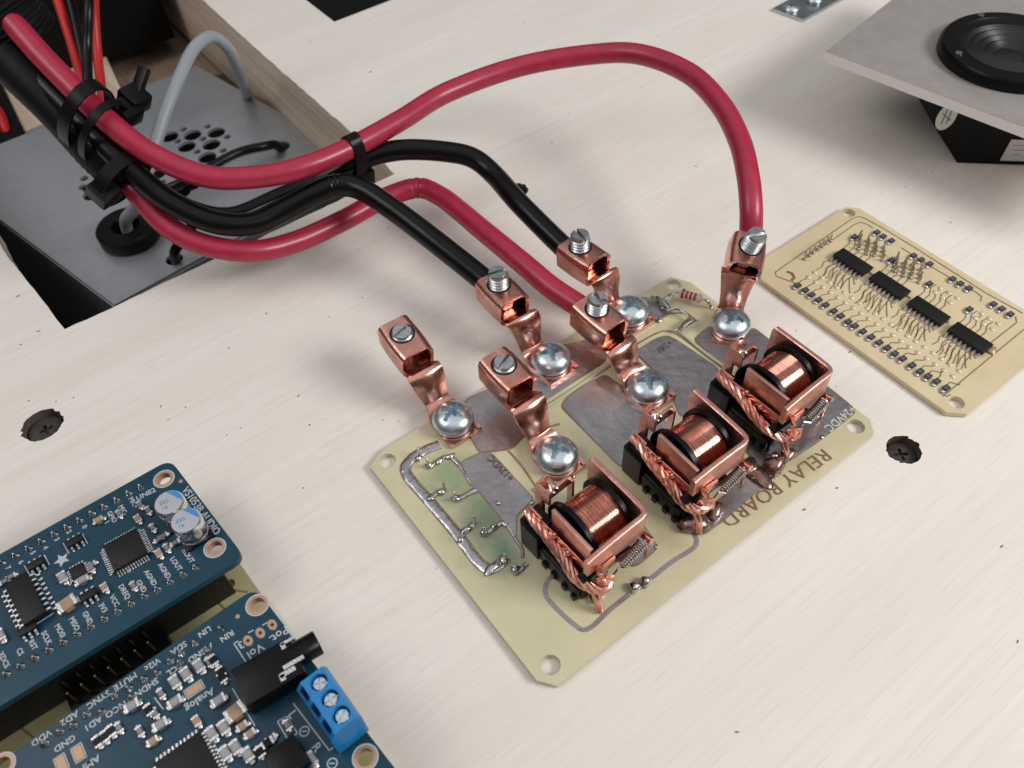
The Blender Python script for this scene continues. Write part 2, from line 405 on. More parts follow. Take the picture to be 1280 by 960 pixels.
# recessed screws
for k, p in enumerate(SCREWS):
    rs_ = (.44, .35, .31)[k]; t = MB(); t.lathe([(rs_, -.1), (rs_, .20), (rs_ * .9, .22), (.001, .215)], 24, M=Matrix.Translation((p.x, p.y, -.42)))
    lab = ['dark countersunk screw deep in a splintered hole left of the relay board', 'dark countersunk screw in the plywood right of the relay board',
           'dark countersunk screw in the plywood behind the black cable'][k]
    cc = [MB().box((p.x, p.y, -.22), (.34, .08, .16), rz=k), MB().box((p.x, p.y, -.22), (.081, .34, .16), rz=k)]
    o = obj_from(boolean(t, cc, MRUST), 'wood_screw'); tag(o, lab, 'screw', 'countersunk screws in the tabletop')

sp_m = MB(); rs = random.Random(11)
SPK = [(333, 392), (453, 372), (411, 396), (373, 495), (36, 501), (70, 502), (92, 497), (26, 431), (48, 414), (286, 435), (201, 508), (232, 509), (387, 531), (379, 610), (478, 525), (921, 915), (1046, 610), (1005, 637), (1188, 278), (1062, 440), (1272, 802), (1252, 683), (690, 178), (1165, 215), (870, 208), (820, 330)]
def fleck(x, y, l, w, a):
    n = 7; sp_m.prism([(x + math.cos(a) * l * math.cos(t) - math.sin(a) * w * math.sin(t), y + math.sin(a) * l * math.cos(t) + math.cos(a) * w * math.sin(t)) for t in [2 * math.pi * k / n + .2 * rs.random() for k in range(n)]], .001, .004)
for q in SPK: p = U(*q, 0); fleck(p.x, p.y, rs.uniform(.03, .06), rs.uniform(.012, .025), rs.uniform(-1, 1))
for _ in range(90):
    x, y = rs.uniform(-16, 26), rs.uniform(-14, 34)
    if (-9.9 < x < 1.7 and y > 12.4) or (x > 4.6 and y > 22.3) or (-5.3 < x < 5.3 and -3.7 < y < 3.6) or (6.6 < x < 11.4 and -4.7 < y < 2.5) or (x < -8 and y < 5.6): continue
    fleck(x, y, rs.uniform(.02, .06), rs.uniform(.006, .012), rs.gauss(.03, .25))
sw = sp_m.build('wood_specks', mat('wood_pore', (.20, .155, .125), 0, .8)); sw.parent = tab; tag(sw, kind='stuff')
# galvanised box below the opening
ZM = -2.6
A_ = U(143, 381, ZM); Bk = U(245, 82, ZM); Lk = U(0, 180, ZM)
Cn = [(A_.x, A_.y), (1.5, A_.y + .9), (1.5, 22.3), (Bk.x, Bk.y), (Lk.x, Lk.y), (-10.9, Lk.y)]
lid = MB().prism(Cn, ZM - .12, ZM)
hl = []
def pz(x, y, ox=180, oy=140, s=5.82): return (ox + x / s, oy + y / s)
HB = [(352, 168), (525, 150), (310, 252), (490, 238), (460, 330), (185, 180), (90, 450), (270, 585), (345, 530)]
HS = [(285, 125), (460, 105), (605, 180), (428, 195), (243, 212), (385, 288), (575, 280), (130, 510), (30, 400), (55, 500)]
for q in HB: p = U(*pz(*q), ZM); hl.append(MB().lathe([(.36, -1), (.36, 1)], 20, M=Matrix.Translation((p.x, p.y, ZM))))
for q in HS: p = U(*pz(*q), ZM); hl.append(MB().lathe([(.15, -1), (.15, 1)], 12, M=Matrix.Translation((p.x, p.y, ZM))))
for q in [(115, 243.5), (103, 234), (127, 249), (105, 223), (136, 240), (150, 232)]:
    p = U(*q, ZM); r0 = .34 if q[0] in (115, 136) else .16; hl.append(MB().lathe([(r0, -1), (r0, 1)], 16, M=Matrix.Translation((p.x, p.y, ZM))))
for q, r0 in [((352, 183), .33), ((218, 324), .30)]:
    p = U(*q, ZM); hl.append(MB().lathe([(r0, -1), (r0, 1)], 20, M=Matrix.Translation((p.x, p.y, ZM))))
pg = U(165, 297, ZM)
box = thing('metal_box', 'grey galvanised metal box with round vent holes set in the table opening', 'metal box', (A_.x, A_.y, -8.5))
me_l = boolean(lid, hl, MSHEET)
o = obj_from(me_l, 'lid', box, -Vector((A_.x, A_.y, -8.5)))
for a, b in ((0, 1), (5, 0), (3, 4)):
    pa, pb = Cn[a], Cn[b]
    dx = Vector((pb[0] - pa[0], pb[1] - pa[1], 0)).normalized(); nn = Vector((-dx.y, dx.x, 0)) * .05
    q = [(pa[0] - nn.x, pa[1] - nn.y), (pb[0] - nn.x, pb[1] - nn.y), (pb[0] + nn.x, pb[1] + nn.y), (pa[0] + nn.x, pa[1] + nn.y)]
    MB().prism(q, -8.5, ZM - .125).build('side_panel', MSHEET, box)
g = MB(); g.lathe([(.45, -.1), (1.0, -.1), (1.05, 0), (1.05, .42), (.98, .5), (.5, .5), (.45, .42), (.45, -.1)], 36, M=Matrix.Translation((pg.x, pg.y, ZM + .101)), cap=False)
g.build('grommet', MGROM, box)

# far inner parts of the cabinet
def zprism(mb, pix, z, th, mi=0): mb.prism([tuple(U(u, v, z)[:2]) for u, v in pix], z - th, z, mi); return mb
pl = MB(); zprism(pl, [(-60, 20), (-60, -60), (60, -60), (78, 0), (122, 48), (156, 122), (60, 152), (31, 165), (0, 100)], -3.0, 1.0)
tag(pl.build('wooden_plank', MPLANK), 'pale pine plank lying behind the metal box under the cable bundle', 'plank')
pl = MB(); zprism(pl, [(100, -40), (300, -40), (300, 90), (245, 96), (160, 130), (122, 48)], -4.2, .8)
tag(pl.build('wooden_rail', mat('brown_rail', (.34, .25, .18), 0, .7, vcol=(.24, .17, .12), vscale=5, stretch=(1, .15, 1))), 'brown wooden rail between the metal box and the black case', 'rail')
p0 = U(140, 74, -3.2); p1 = U(219, 47, -3.2)
d_ = (p1 - p0).normalized(); n_ = Vector((-d_.y, d_.x, 0))
bb = MB().prism([tuple((p0 - d_ * 4)[:2]), tuple(p1[:2]), tuple((p1 + n_ * 6)[:2]), tuple((p0 - d_ * 4 + n_ * 6)[:2])], -3.2, 4.5)
bc = bb.build('black_case', MBLKB); tag(bc, 'plain black case standing behind the table opening', 'case')
bb = MB(); zprism(bb, [(-80, 60), (0, 100), (31, 165), (0, 182), (-80, 215)], -2.9, 4)
tag(bb.build('black_carton', MBLKB), 'black box at the far left edge beside the pine plank', 'box')
bb = MB(); zprism(bb, [(340, -60), (520, -60), (520, 30), (340, 40)], -3.5, 2)
tag(bb.build('black_tray', MBLKB), 'black tray seen down through the far table opening', 'tray')

# ================================================================== CABLES
def cable(name, pts, r, m, label, cat='cable', group=None, seg=20, n=8, kink=()):
    w = [Vector(p) if len(p) == 3 and isinstance(p, Vector) else U(*p) for p in pts]
    N_ = (len(w) - 1) * n
    def rf(t):
        x = t * N_ / n; v = 1.0
        for kk in kink:
            for dd in (-.10, .12): v -= .07 * math.exp(-((x - kk - dd) / .05) ** 2)
            v += .04 * math.exp(-((x - kk) / .3) ** 2)
        return v
    if kink: n = 24; N_ = (len(w) - 1) * n
    mb = MB().tube(smooth(w, n), r, seg, rf=rf if kink else None); o = mb.build(name, m); tag(o, label, cat, group); return o, w
LW = .86
def frame(yaw, pitch):
    y, p = R_(yaw), R_(pitch)
    X = Vector((math.cos(y), math.sin(y), 0)); Y = Vector((-math.sin(y) * math.cos(p), math.cos(y) * math.cos(p), math.sin(p)))
    return X, Y, X.cross(Y)
LUGS = dict(
    A=((-3.28, 4.28, 1.70), -3, 5, 1.24, .79, (566, 523), 0),
    B=((-.50, 4.08, 1.88), -3, -2, 1.20, .76, (689, 448), 0),
    C=((2.10, 3.85, 1.85), 4, -3, 1.17, .77, (788, 388), 0),
    D=((1.09, 1.98, 1.58), 3, 3, 1.22, .84, (810, 483), 0),
    E=((-1.93, 1.90, 1.80), 0, 2, 1.16, .82, (696, 568), 0),
    F=((4.75, 1.48, 2.15), -52, 8, 1.05, .72, (914, 404), -50))
def lugctr(k, back=.75):
    o, yaw, pit, l, h, s, py = LUGS[k]; X, Y, Z = frame(yaw, pit)
    return Vector(o) + X * LW / 2 + Y * (l * back) - Z * (h * .5), Y
GC = 'cables running to the relay board'
def lugpts(k): c, Y = lugctr(k); return [c, c + Y * .45]
cable('power_cable', lugpts('F') + [U(*p) for p in [(939, 262, 2.5), (935, 220, 2.9), (924, 175, 3.15), (900, 130, 3.35), (860, 91, 3.4), (800, 68, 3.3), (740, 68, 3.1), (650, 83, 2.9), (560, 115, 2.8), (500, 151, 2.85), (440, 184, 2.95), (385, 207, 3.05), (330, 220, 3.15), (260, 221, 3.45), (190, 193, 4.0), (130, 147, 4.8), (60, 78, 5.7), (17, 30, 6.3), (-40, -30, 7)]],
      .30, MRED, 'thick red cable arching high over the wood to the rightmost copper lug', group=GC)
cable('power_cable', lugpts('B') + [U(*p) for p in [(534, 294, 2.0), (487, 259, 2.2), (450, 236, 2.35), (420, 232, 2.4), (390, 243, 2.35), (350, 264, 2.2), (312, 280, 2.2), (266, 277, 2.5), (219, 256, 2.9), (187, 233, 3.3), (150, 200, 3.9), (100, 150, 4.6), (50, 100, 5.2), (-20, 30, 6.0)]],
      .31, MBLK, 'black cable with a sharp kink, running in front of the other black cable', group=GC, kink=(5,))
cable('power_cable', lugpts('C') + [U(*p) for p in [(650, 255, 1.7), (618, 219, 1.7), (592, 198, 1.9), (560, 190, 2.1), (510, 187, 2.3), (470, 193, 2.35), (440, 206, 2.25), (400, 226, 1.9), (350, 248, 1.7), (290, 272, 1.8), (235, 262, 2.1), (185, 230, 2.6), (140, 190, 3.4), (90, 145, 4.2), (40, 90, 5.0), (-30, 20, 5.8)]],
      .30, MBLK, 'black cable passing under the red arch to the lug farthest back on the board', group=GC)
cable('power_cable', lugpts('D') + [U(*p) for p in [(690, 360, 1.3), (658, 333, 1.35), (628, 308, 1.35), (600, 285, 1.3), (574, 263, 1.22), (550, 245, 1.15), (522, 235, 1.1), (480, 248, 1.05), (430, 275, 1.05), (370, 302, 1.2), (315, 314, 1.5), (255, 306, 1.9), (210, 283, 2.3), (180, 252, 2.8), (150, 215, 3.3), (100, 165, 4.0), (50, 115, 4.6), (-30, 40, 5.3)]],
      .30, MRED, 'lower red cable lying near the wood, ending in the middle lug of the relay board', group=GC, kink=(8,))
# kink creases on the lower red cable
# sleeve and conduit
sl = smooth([U(*p) for p in [(170, 222, 3.1), (130, 190, 3.7), (80, 140, 4.5), (30, 88, 5.2), (-30, 25, 5.9)]], 14)
mb = MB().tube(sl, .66, 22, rf=lambda t: (1 + .012 * math.sin(t * 170)) * (1 + .06 * math.sin(t * 9))); o = mb.build('cable_sleeve', MGROM); tag(o, 'black wrapped sleeve around the cables beside the red cable', 'sleeve')
cd = smooth([U(*p) for p in [(30, 46, 5.6), (6, 20, 6.2), (-30, -20, 7.0), (-90, -80, 8)]], 30)
mb = MB().tube(cd, .98, 28, rf=lambda t: 1 + .022 * math.sin(t * 130)); o = mb.build('corrugated_conduit', MGROM); tag(o, 'fat black corrugated conduit at the top left corner', 'conduit')

def tie(name, c, T, a, b, label, head, tail, roll=0, w=.28, nv=None):
    """closed flat band round the bundle at c, T = cable direction"""
    T = Vector(T).normalized(); S = T.cross(Vector((0, 0, 1))).normalized(); N = S.cross(T)
    if nv is not None: N = (nv - T * nv.dot(T)).normalized(); S = N.cross(T)
    root = thing(name, label, 'cable tie', c, 'black cable ties on the bundle')
    mb = MB(); n = 40; vs = []; fs = []
    for i in range(n):
        an = 2 * math.pi * i / n
        for (dr, dw) in ((0, -w / 2), (0, w / 2), (.055, w / 2), (.055, -w / 2)):
            vs.append(Vector(c) + S * math.cos(an) * (a + dr) + N * math.sin(an) * (b + dr) + T * dw)
    for i in range(n):
        j = (i + 1) % n
        for k in range(4): fs.append((i * 4 + k, i * 4 + (k + 1) % 4, j * 4 + (k + 1) % 4, j * 4 + k))
    mb.add(vs, fs); mb.build('band', MBASE, root)
    if head:
        hv = Vector(head); M = Matrix((S, T, N)).transposed()
        MB().box(hv, (.62, .62, .52), rot=M, bev=.07).build('head', MBASE, root)
        if tail:
            dv = Vector(tail) - hv; MB().box(hv + dv * .55, (.34, .16, dv.length * 1.1), rot=dv.to_track_quat('Z', 'Y').to_matrix(), bev=.03).build('tail', MBASE, root)
    return root
def dirn(a, b): return (U(*a) - U(*b))
t1_, t2_ = U(438, 185, 2.95), U(446, 207, 2.25); ta = (t1_ + t2_) / 2
tie('cable_tie', ta, dirn((500, 151, 2.85), (385, 207, 3.05)), .34, (t1_ - t2_).length / 2 + .34, 'black cable tie holding the red arch to the black cable beneath it', t2_ + (t2_ - t1_) * .6, None, w=.36, nv=t1_ - t2_)
t3_, t4_ = U(120, 137, 4.95), U(98, 158, 4.2); tb = (t3_ + t4_) / 2
tie('cable_tie', tb, dirn((190, 193, 4.0), (60, 78, 5.7)), .72, (t3_ - t4_).length / 2 + .50, 'black cable tie with upright tail around the bundle beside the grey cable', U(168, 124, 4.7), U(180, 88, 5.2), w=.36, nv=t3_ - t4_)
t5_, t6_ = U(140, 155, 4.7), U(122, 180, 3.9)
tie('cable_tie', (t5_ + t6_) / 2, dirn((190, 193, 4.0), (60, 78, 5.7)), .70, (t5_ - t6_).length / 2 + .48, 'plain black cable tie just below the one with the upright tail', U(158, 140, 4.6), None, w=.22, nv=t5_ - t6_)
tie('cable_tie', U(152, 222, 3.4), dirn((219, 256, 2.9), (100, 150, 4.6)), .85, .8, 'lowest black cable tie of the bundle, above the rubber grommet', U(130, 240, 3.4), U(112, 236, 3.3), w=.35)

cable('signal_cable', [Vector((pg.x, pg.y, ZM - 1.2)), Vector((pg.x + .02, pg.y, ZM + .6)), U(172, 255, 0), U(188, 200, .9), U(207, 140, 1.8), U(225, 95, 2.3), U(243, 60, 2.5), U(264, 46, 2.4), U(283, 58, 1.8), U(297, 85, .4), U(306, 112, -1.6), U(309, 122, -3.2)],
      .205, MGREY, 'grey cable rising from the rubber grommet and arching over the metal box')
cable('thin_wire', [Vector((*U(352, 183, ZM)[:2], ZM - .6)), U(347, 182, -2.3), U(330, 183, -2.0), U(300, 190, -1.9), U(275, 202, -1.9), U(240, 222, -2.0), U(208, 236, -2.2), U(190, 236, -2.45)], .17, MBLK, 'thin black wire curving into a small hole at the back of the metal box')
cable('thin_wire', [Vector((*U(216, 324, ZM)[:2], ZM - .8)), U(218, 318, -2.2), U(228, 300, -1.6), U(240, 280, -1.0), U(230, 255, -.6)], .17, MBLK, 'thin black wire dropping into the hole beside the rubber grommet')
for pts, r, m, lab in [
    ([(62, -30, 3.0), (72, 0, 2.4), (88, 50, 1.4), (104, 105, .6), (120, 150, 0)], .17, MREDW, 'bright red wire left of the black wires at the top'),
    ([(78, -30, 3.0), (90, 10, 2.2), (101, 60, 1.2), (112, 110, .4), (120, 150, 0)], .17, MBLK, 'black wire between the bright red wire and the shiny black wire'),
    ([(112, -30, 3.2), (111, 10, 2.6), (109, 60, 1.6), (110, 110, .8), (114, 150, 0)], .18, MBLK, 'shiny black wire running straight down at the top edge'),
    ([(117, -30, 2.8), (118, 20, 2.0), (122, 70, 1.0), (128, 120, .2), (132, 150, -.3)], .17, MREDW, 'red wire right of the black wires in front of the black case'),
    ([(-30, 110, -2.2), (-2, 140, -2.6), (8, 165, -3.0), (22, 200, -4.2)], .2, MREDW, 'short length of red wire showing at the left edge')]:
    cable('thin_wire', pts, r, m, lab, cat='wire', group='thin wires at the top left', seg=10)

# ================================================================== RELAY BOARD
ZT = .16
rb = thing('relay_board', 'pale green relay circuit board with three copper relays and six copper lugs', 'circuit board', (0, 0, 0))
outl = [(-5.11, 3.25), (-5.11, -3.19), (-4.86, -3.52), (4.53, -3.50), (5.08, -3.28), (5.11, -2.6), (5.13, 2.84), (4.83, 3.38), (-4.53, 3.46)]
outl = [(-5.11, 3.24), (-5.11, -3.19), (-4.86, -3.52), (4.86, -3.50), (5.12, -3.20), (5.13, 2.90), (4.85, 3.40), (-4.6, 3.46)]
pc = MB().prism(outl, .03, ZT)
hc = MB()
HOLES = [U(484, 576), U(688, 831), U(1070, 533), U(842, 356)]
for p in HOLES: hc.lathe([(.21, -1), (.21, 1)], 24, M=Matrix.Translation((p.x, p.y, 0)))
obj_from(boolean(pc, hc, MPCB), 'board', rb)
def zf(pts, ox, oy, s): return [tuple(U(ox + x / s, oy + y / s)[:2]) for x, y in pts]
def px(*pts): return [tuple(U(u, v)[:2]) for u, v in pts]
T0, T1 = ZT + .002, ZT + .014
pads = [
    zf([(415, 190), (440, 172), (540, 126), (600, 132), (840, 395), (830, 420), (745, 500), (745, 640), (690, 560), (520, 350), (480, 322)], 490, 540, 4.8),
    zf([(445, 362), (520, 338), (545, 352), (475, 378)], 490, 540, 4.8),
    px((702, 509), (708, 499), (728, 484), (757, 469), (800, 500), (845, 540), (840, 580), (775, 582), (770, 578)),
    px((794, 441), (821, 424), (835, 420), (846, 426), (893, 458), (897, 465), (895, 490), (880, 520), (850, 520), (835, 480)),
    px((922, 428), (942, 410), (960, 424), (1060, 505), (1067, 512), (1066, 517), (1020, 552), (985, 576), (955, 590), (930, 560), (925, 500)),
    px((760, 660), (790, 640), (806, 661), (820, 682), (817, 688), (796, 706), (786, 706), (765, 694)),
    px((575, 522), (584, 500), (612, 487), (628, 498), (660, 538), (640, 560), (600, 566)),
    px((640, 470), (690, 436), (742, 424), (757, 440), (756, 452), (682, 500), (668, 505)),
    px((855, 660), (930, 600), (950, 565), (975, 590), (905, 650), (880, 668)),
    px((760, 405), (800, 372), (822, 376), (838, 392), (800, 412), (770, 424)),
    px((868, 425), (888, 408), (905, 428), (925, 452), (905, 462)),
]
for k, p in enumerate(pads):
    cx_ = sum(q[0] for q in p) / len(p); cy_ = sum(q[1] for q in p) / len(p)
    pe = [tuple((Vector(q) + (Vector(q) - Vector((cx_, cy_))).normalized() * .05)) for q in p]
    MB().prism(roundpoly(p, .12, 3), T0, T1 + .006 + k * .0011).prism(roundpoly(pe, .14, 3), T0 - .001, T0 + .002 + k * .0007, 1).build('tinned_pad', [MTIN, MTRACE], rb)
def sm2(pts, n=5): return [(p.x, p.y) for p in smooth([Vector((*q, 0)) for q in pts], n)]
MRAIL = mat('solder_coated_track', (.60, .58, .60), 1, .30, vcol=(.40, .38, .40), vscale=3, rvar=.1, bump=.5, bscale=7, bdist=.04)
def rail(pts, w, h=.035, m=MRAIL, name='tinned_track'):
    P3 = smooth([Vector((*q, 0)) for q in pts], 6); n = len(P3); rj = random.Random(len(s_list)); s_list.append(1)
    ph = rj.uniform(0, 6)
    mb = MB().tube(P3, w / 2, 12, rf=lambda t: 1 + .10 * math.sin(t * n * .9 + ph) + .05 * math.sin(t * n * 2.3))
    mb.v = [Vector((v.x, v.y, T0 + max(0, v.z) * h / (w / 2))) for v in mb.v]
    mb.strip([(p.x, p.y) for p in P3], w + .05, T0 - .001, T0 + .0015, 1)
    return mb.build(name, [m, MTRACE], rb)
s_list = []
zq = lambda *p: zf(p, 490, 540, 4.8)
rail(zq((285, 75), (200, 108), (120, 158), (80, 215), (110, 285), (215, 405), (400, 625), (470, 722), (530, 790), (590, 822), (650, 790), (680, 750)), .23, .028)
rail(zq((215, 402), (265, 372), (318, 345)), .12); rail(zq((425, 605), (470, 570), (497, 545)), .13)
rail(zq((222, 212), (265, 182), (320, 150), (360, 158), (405, 200)), .10); rail(zq((400, 195), (445, 262), (482, 325)), .05, .02)
rail(zq((380, 405), (430, 385), (500, 345)), .11); rail(zq((555, 612), (610, 578), (660, 545), (690, 560)), .12); rail(zq((690, 560), (740, 640), (780, 700), (785, 760)), .04, .02)
rail(zq((740, 848), (775, 825), (810, 790)), .10)
tr = MB()
tr.strip(sm2(zf([(705, 610), (668, 590), (645, 620), (655, 665), (745, 752), (790, 762), (860, 700), (925, 648)], 440, 500, 2.667)), .095, T0, T1)
tr.build('tinned_trace', MTIN, rb); tr = MB()
tr.strip(sm2([*zf([(985, 605), (1067, 540)], 440, 500, 2.667), tuple(U(866, 686)[:2]), tuple(U(871, 676)[:2]), tuple(U(867, 667)[:2])]), .095, T0, T1)
tr.build('tinned_trace', MTIN, rb)
# etched isolation lines
for s_, w_ in (([(700, 530), (640, 546), (620, 542), (621, 548), (650, 580), (672, 612)], .05), ([(615, 500), (655, 470), (700, 440)], .04),
               ([(786, 436), (818, 418), (834, 414), (852, 422), (905, 462)], .05), ([(838, 392), (858, 392), (872, 402)], .05)):
    MB().strip(sm2(px(*s_)), w_, T0 + .001, T1 - .002).build('etched_trace', MTRACE, rb)
for s_ in ([(656, 524), (700, 498), (762, 456)], [(846, 412), (880, 440), (905, 458)]):
    P3 = smooth([U(*q, ZT + .03) for q in s_], 6); MB().tube(P3, .045, 8).build('lacquer_ridge', MGLUE, rb)
# board lettering
def tline(s, a, b, m, size, sx=1.0, bold=0.0, up=0.02):
    pa, pb = U(*a), U(*b); d = pb - pa; c = (pa + pb) / 2
    return text(s, size, (c.x, c.y, ZT + up), math.atan2(d.y, d.x), m, rb, sx=sx, bold=bold)
o = tline('RELAY BOARD', (1040, 562), (898, 658), MBROWN, .50, 1.0, -.006)
tline('+24VDC', (1069, 508), (1030, 540), MLTINK, .30, .95, .004, .03)
tline('+12VDC', (641, 600), (612, 571), MDKINK, .26, .9, .004, .03)
tline('+24V', (843, 424), (817, 443), MDKINK, .26, .9, .006, .03)
# pins and solder joints of the parts on the underside
WP = [((165, 150), 50), ((220, 215), 55), ((318, 350), 60), ((380, 410), 50), ((497, 550), 55), ((555, 622), 55), ((680, 780), 60), ((740, 850), 52)]
pin = MB().tube([(0, 0, 0), (.01, 0, .2), (.0, .01, .36)], .03, 8)
pin.blob((0, 0, .36), (.035, .035, .035), seg=8)
pin0 = None
for k, (q, hpx) in enumerate(WP):
    p = U(490 + q[0] / 4.8, 540 + q[1] / 4.8)
    if pin0 is None: pin0 = pin.build('component_pin', MSOLD, rb, org=(0, 0, 0)); pin0.location = (p.x, p.y, ZT)
    else: inst(pin0, rb, (p.x, p.y, ZT), rz=k)
def solder(u, v, d, m=MSOLD, seed=0, name='solder_joint'):
    p = U(u, v); o = MB().blob((0, 0, 0), d, seed=seed).build(name, m, rb, org=(0, 0, 0)); o.location = (p.x, p.y, ZT + d[2] * .55); return o
for k, (q, d) in enumerate([((235, 404), (.10, .07, .06)), ((300, 365), (.12, .08, .07)), ((385, 405), (.11, .09, .08)), ((222, 208), (.1, .08, .08)), ((285, 180), (.12, .07, .06)),
                            ((445, 590), (.14, .07, .06)), ((555, 610), (.1, .1, .09)), ((612, 575), (.09, .07, .07)), ((740, 835), (.12, .1, .1)), ((412, 650), (.08, .08, .06)), ((635, 432), (.06, .06, .05)),
                            ((600, 822), (.22, .1, .06)), ((668, 775), (.1, .12, .08)), ((160, 165), (.1, .07, .07)), ((350, 150), (.12, .06, .05)), ((840, 432), (.07, .06, .06))]):
    solder(490 + q[0] / 4.8, 540 + q[1] / 4.8, d, seed=k)
for k, (u, v, d) in enumerate([(793, 736, (.13, .12, .13)), (807, 729, (.12, .12, .14)), (824, 402, (.07, .06, .05)), (847, 413, (.08, .06, .05)), (983, 577, (.08, .06, .05)), (1027, 547, (.05, .05, .04)), (1021, 521, (.12, .05, .03)), (668, 613, (.05, .05, .04)), (797, 553, (.04, .04, .03)), (820, 684, (.05, .05, .04)), (717, 597, (.04, .04, .04))]):
    solder(u, v, d, seed=40 + k)
for k, (u, v, d) in enumerate([(868, 655, (.36, .30, .20)), (892, 640, (.25, .22, .14)), (950, 598, (.22, .34, .10)), (968, 585, (.34, .22, .22)), (935, 586, (.30, .22, .10)), (985, 570, (.2, .16, .12))]):
    solder(u, v, d, MFLUX, seed=70 + k, name='flux_blob')
for k, (u, v, d) in enumerate([(862, 650, (.17, .09, .12)), (966, 577, (.14, .14, .2)), (746, 746, (.20, .12, .12)), (740, 742, (.1, .1, .12))]):
    solder(u, v, d, MSOLD, seed=90 + k)
# upright diodes and jumper wires between the far lugs
jm = MB()
for a, b, r in [((812, 374), (820, 370), .05), ((826, 381), (838, 369), .05), ((838, 386), (853, 388), .045), ((862, 398), (849, 413), .05), ((852, 412), (868, 400), .06), ((822, 372), (836, 386), .07)]:
    pa, pb = U(*a, ZT + .12), U(*b, ZT + .2); jm.tube([pa, (pa + pb) / 2 + Vector((0, 0, .06)), pb], r, 8)
jm.tube(smooth([U(835, 388, .3), U(845, 386, .35), U(856, 391, .35), U(864, 401, .25)], 5), .035, 8)
jm.build('jumper_wires', MSOLD, rb)
# resistor with red bands
ra, rc = U(850, 366, .42), U(878, 374, .42); rd = (rc - ra); L = rd.length
Mq = Matrix.Translation(ra) @ rd.to_track_quat('Z', 'Y').to_matrix().to_4x4()
rs = MB().lathe([(.03, 0), (.10, .02), (.135, .07), (.135, L * .16), (.105, L * .24), (.105, L * .78), (.135, L * .86), (.135, L - .07), (.1, L - .02), (.03, L)], 20, M=Mq)
ro = rs.build('resistor', MRESB, rb)
for t_ in (.14, .32, .50, .68):
    r1 = .139 if t_ < .2 else .109
    MB().lathe([(r1, L * t_ - .03), (r1, L * t_ + .03)], 20, M=Mq).build('colour_band', MBAND, ro)
MB().tube(smooth([U(827, 386, .2), U(838, 372, .38), U(843, 365, .44), U(852, 366, .42)], 5), .035, 8).tube(smooth([U(877, 373, .42), U(884, 376, .40), U(889, 384, .2), U(891, 388, .17)], 5), .04, 8).build('wire_lead', MSOLD, ro)

# ------------------------------------------------------------------ screws
def cross_cut(dz, d=.22):
    c = []
    for a in (0, math.pi / 2):
        c.append(MB().box((0, 0, dz), (.60, .11, d * 1.5), rz=a))
        c.append(MB().box((0, 0, dz), (.36, .16, d * 2.2), rz=a + .001))
    return c
head = MB().lathe([(.40, 0), (.47, .02), (.47, .09), (.42, .11), (.42, .13), (.49, .15), (.515, .19), (.50, .24), (.44, .33), (.33, .41), (.18, .455), (.001, .465)], 40)
me_head = boolean(head, cross_cut(.47, .30), MZINC)
def thread(top, r=.265, pitch=.075, low=-.5):
    pr = [(r * .9, low)]; z = low; pitch = .092
    while z + pitch < top - .05:
        pr += [(r * .82, z + pitch * .10), (r, z + pitch * .48), (r, z + pitch * .58), (r * .82, z + pitch * .98)]; z += pitch
    pr += [(r * .93, z + .01), (r * .93, top - .03), (r * .85, top), (.001, top)]; return pr
def setscrew(top, rag=False):
    t = MB().lathe(thread(top), 28)
    c = [MB().box((0, 0, top), (.8, .08, .26 if top > .2 else .19))]
    if rag: c += [MB().box((.14, .13, top), (.16, .2, .16), rz=.5), MB().box((-.16, -.14, top), (.2, .1, .2), rz=.9)]
    return boolean(t, c, MZINCD)
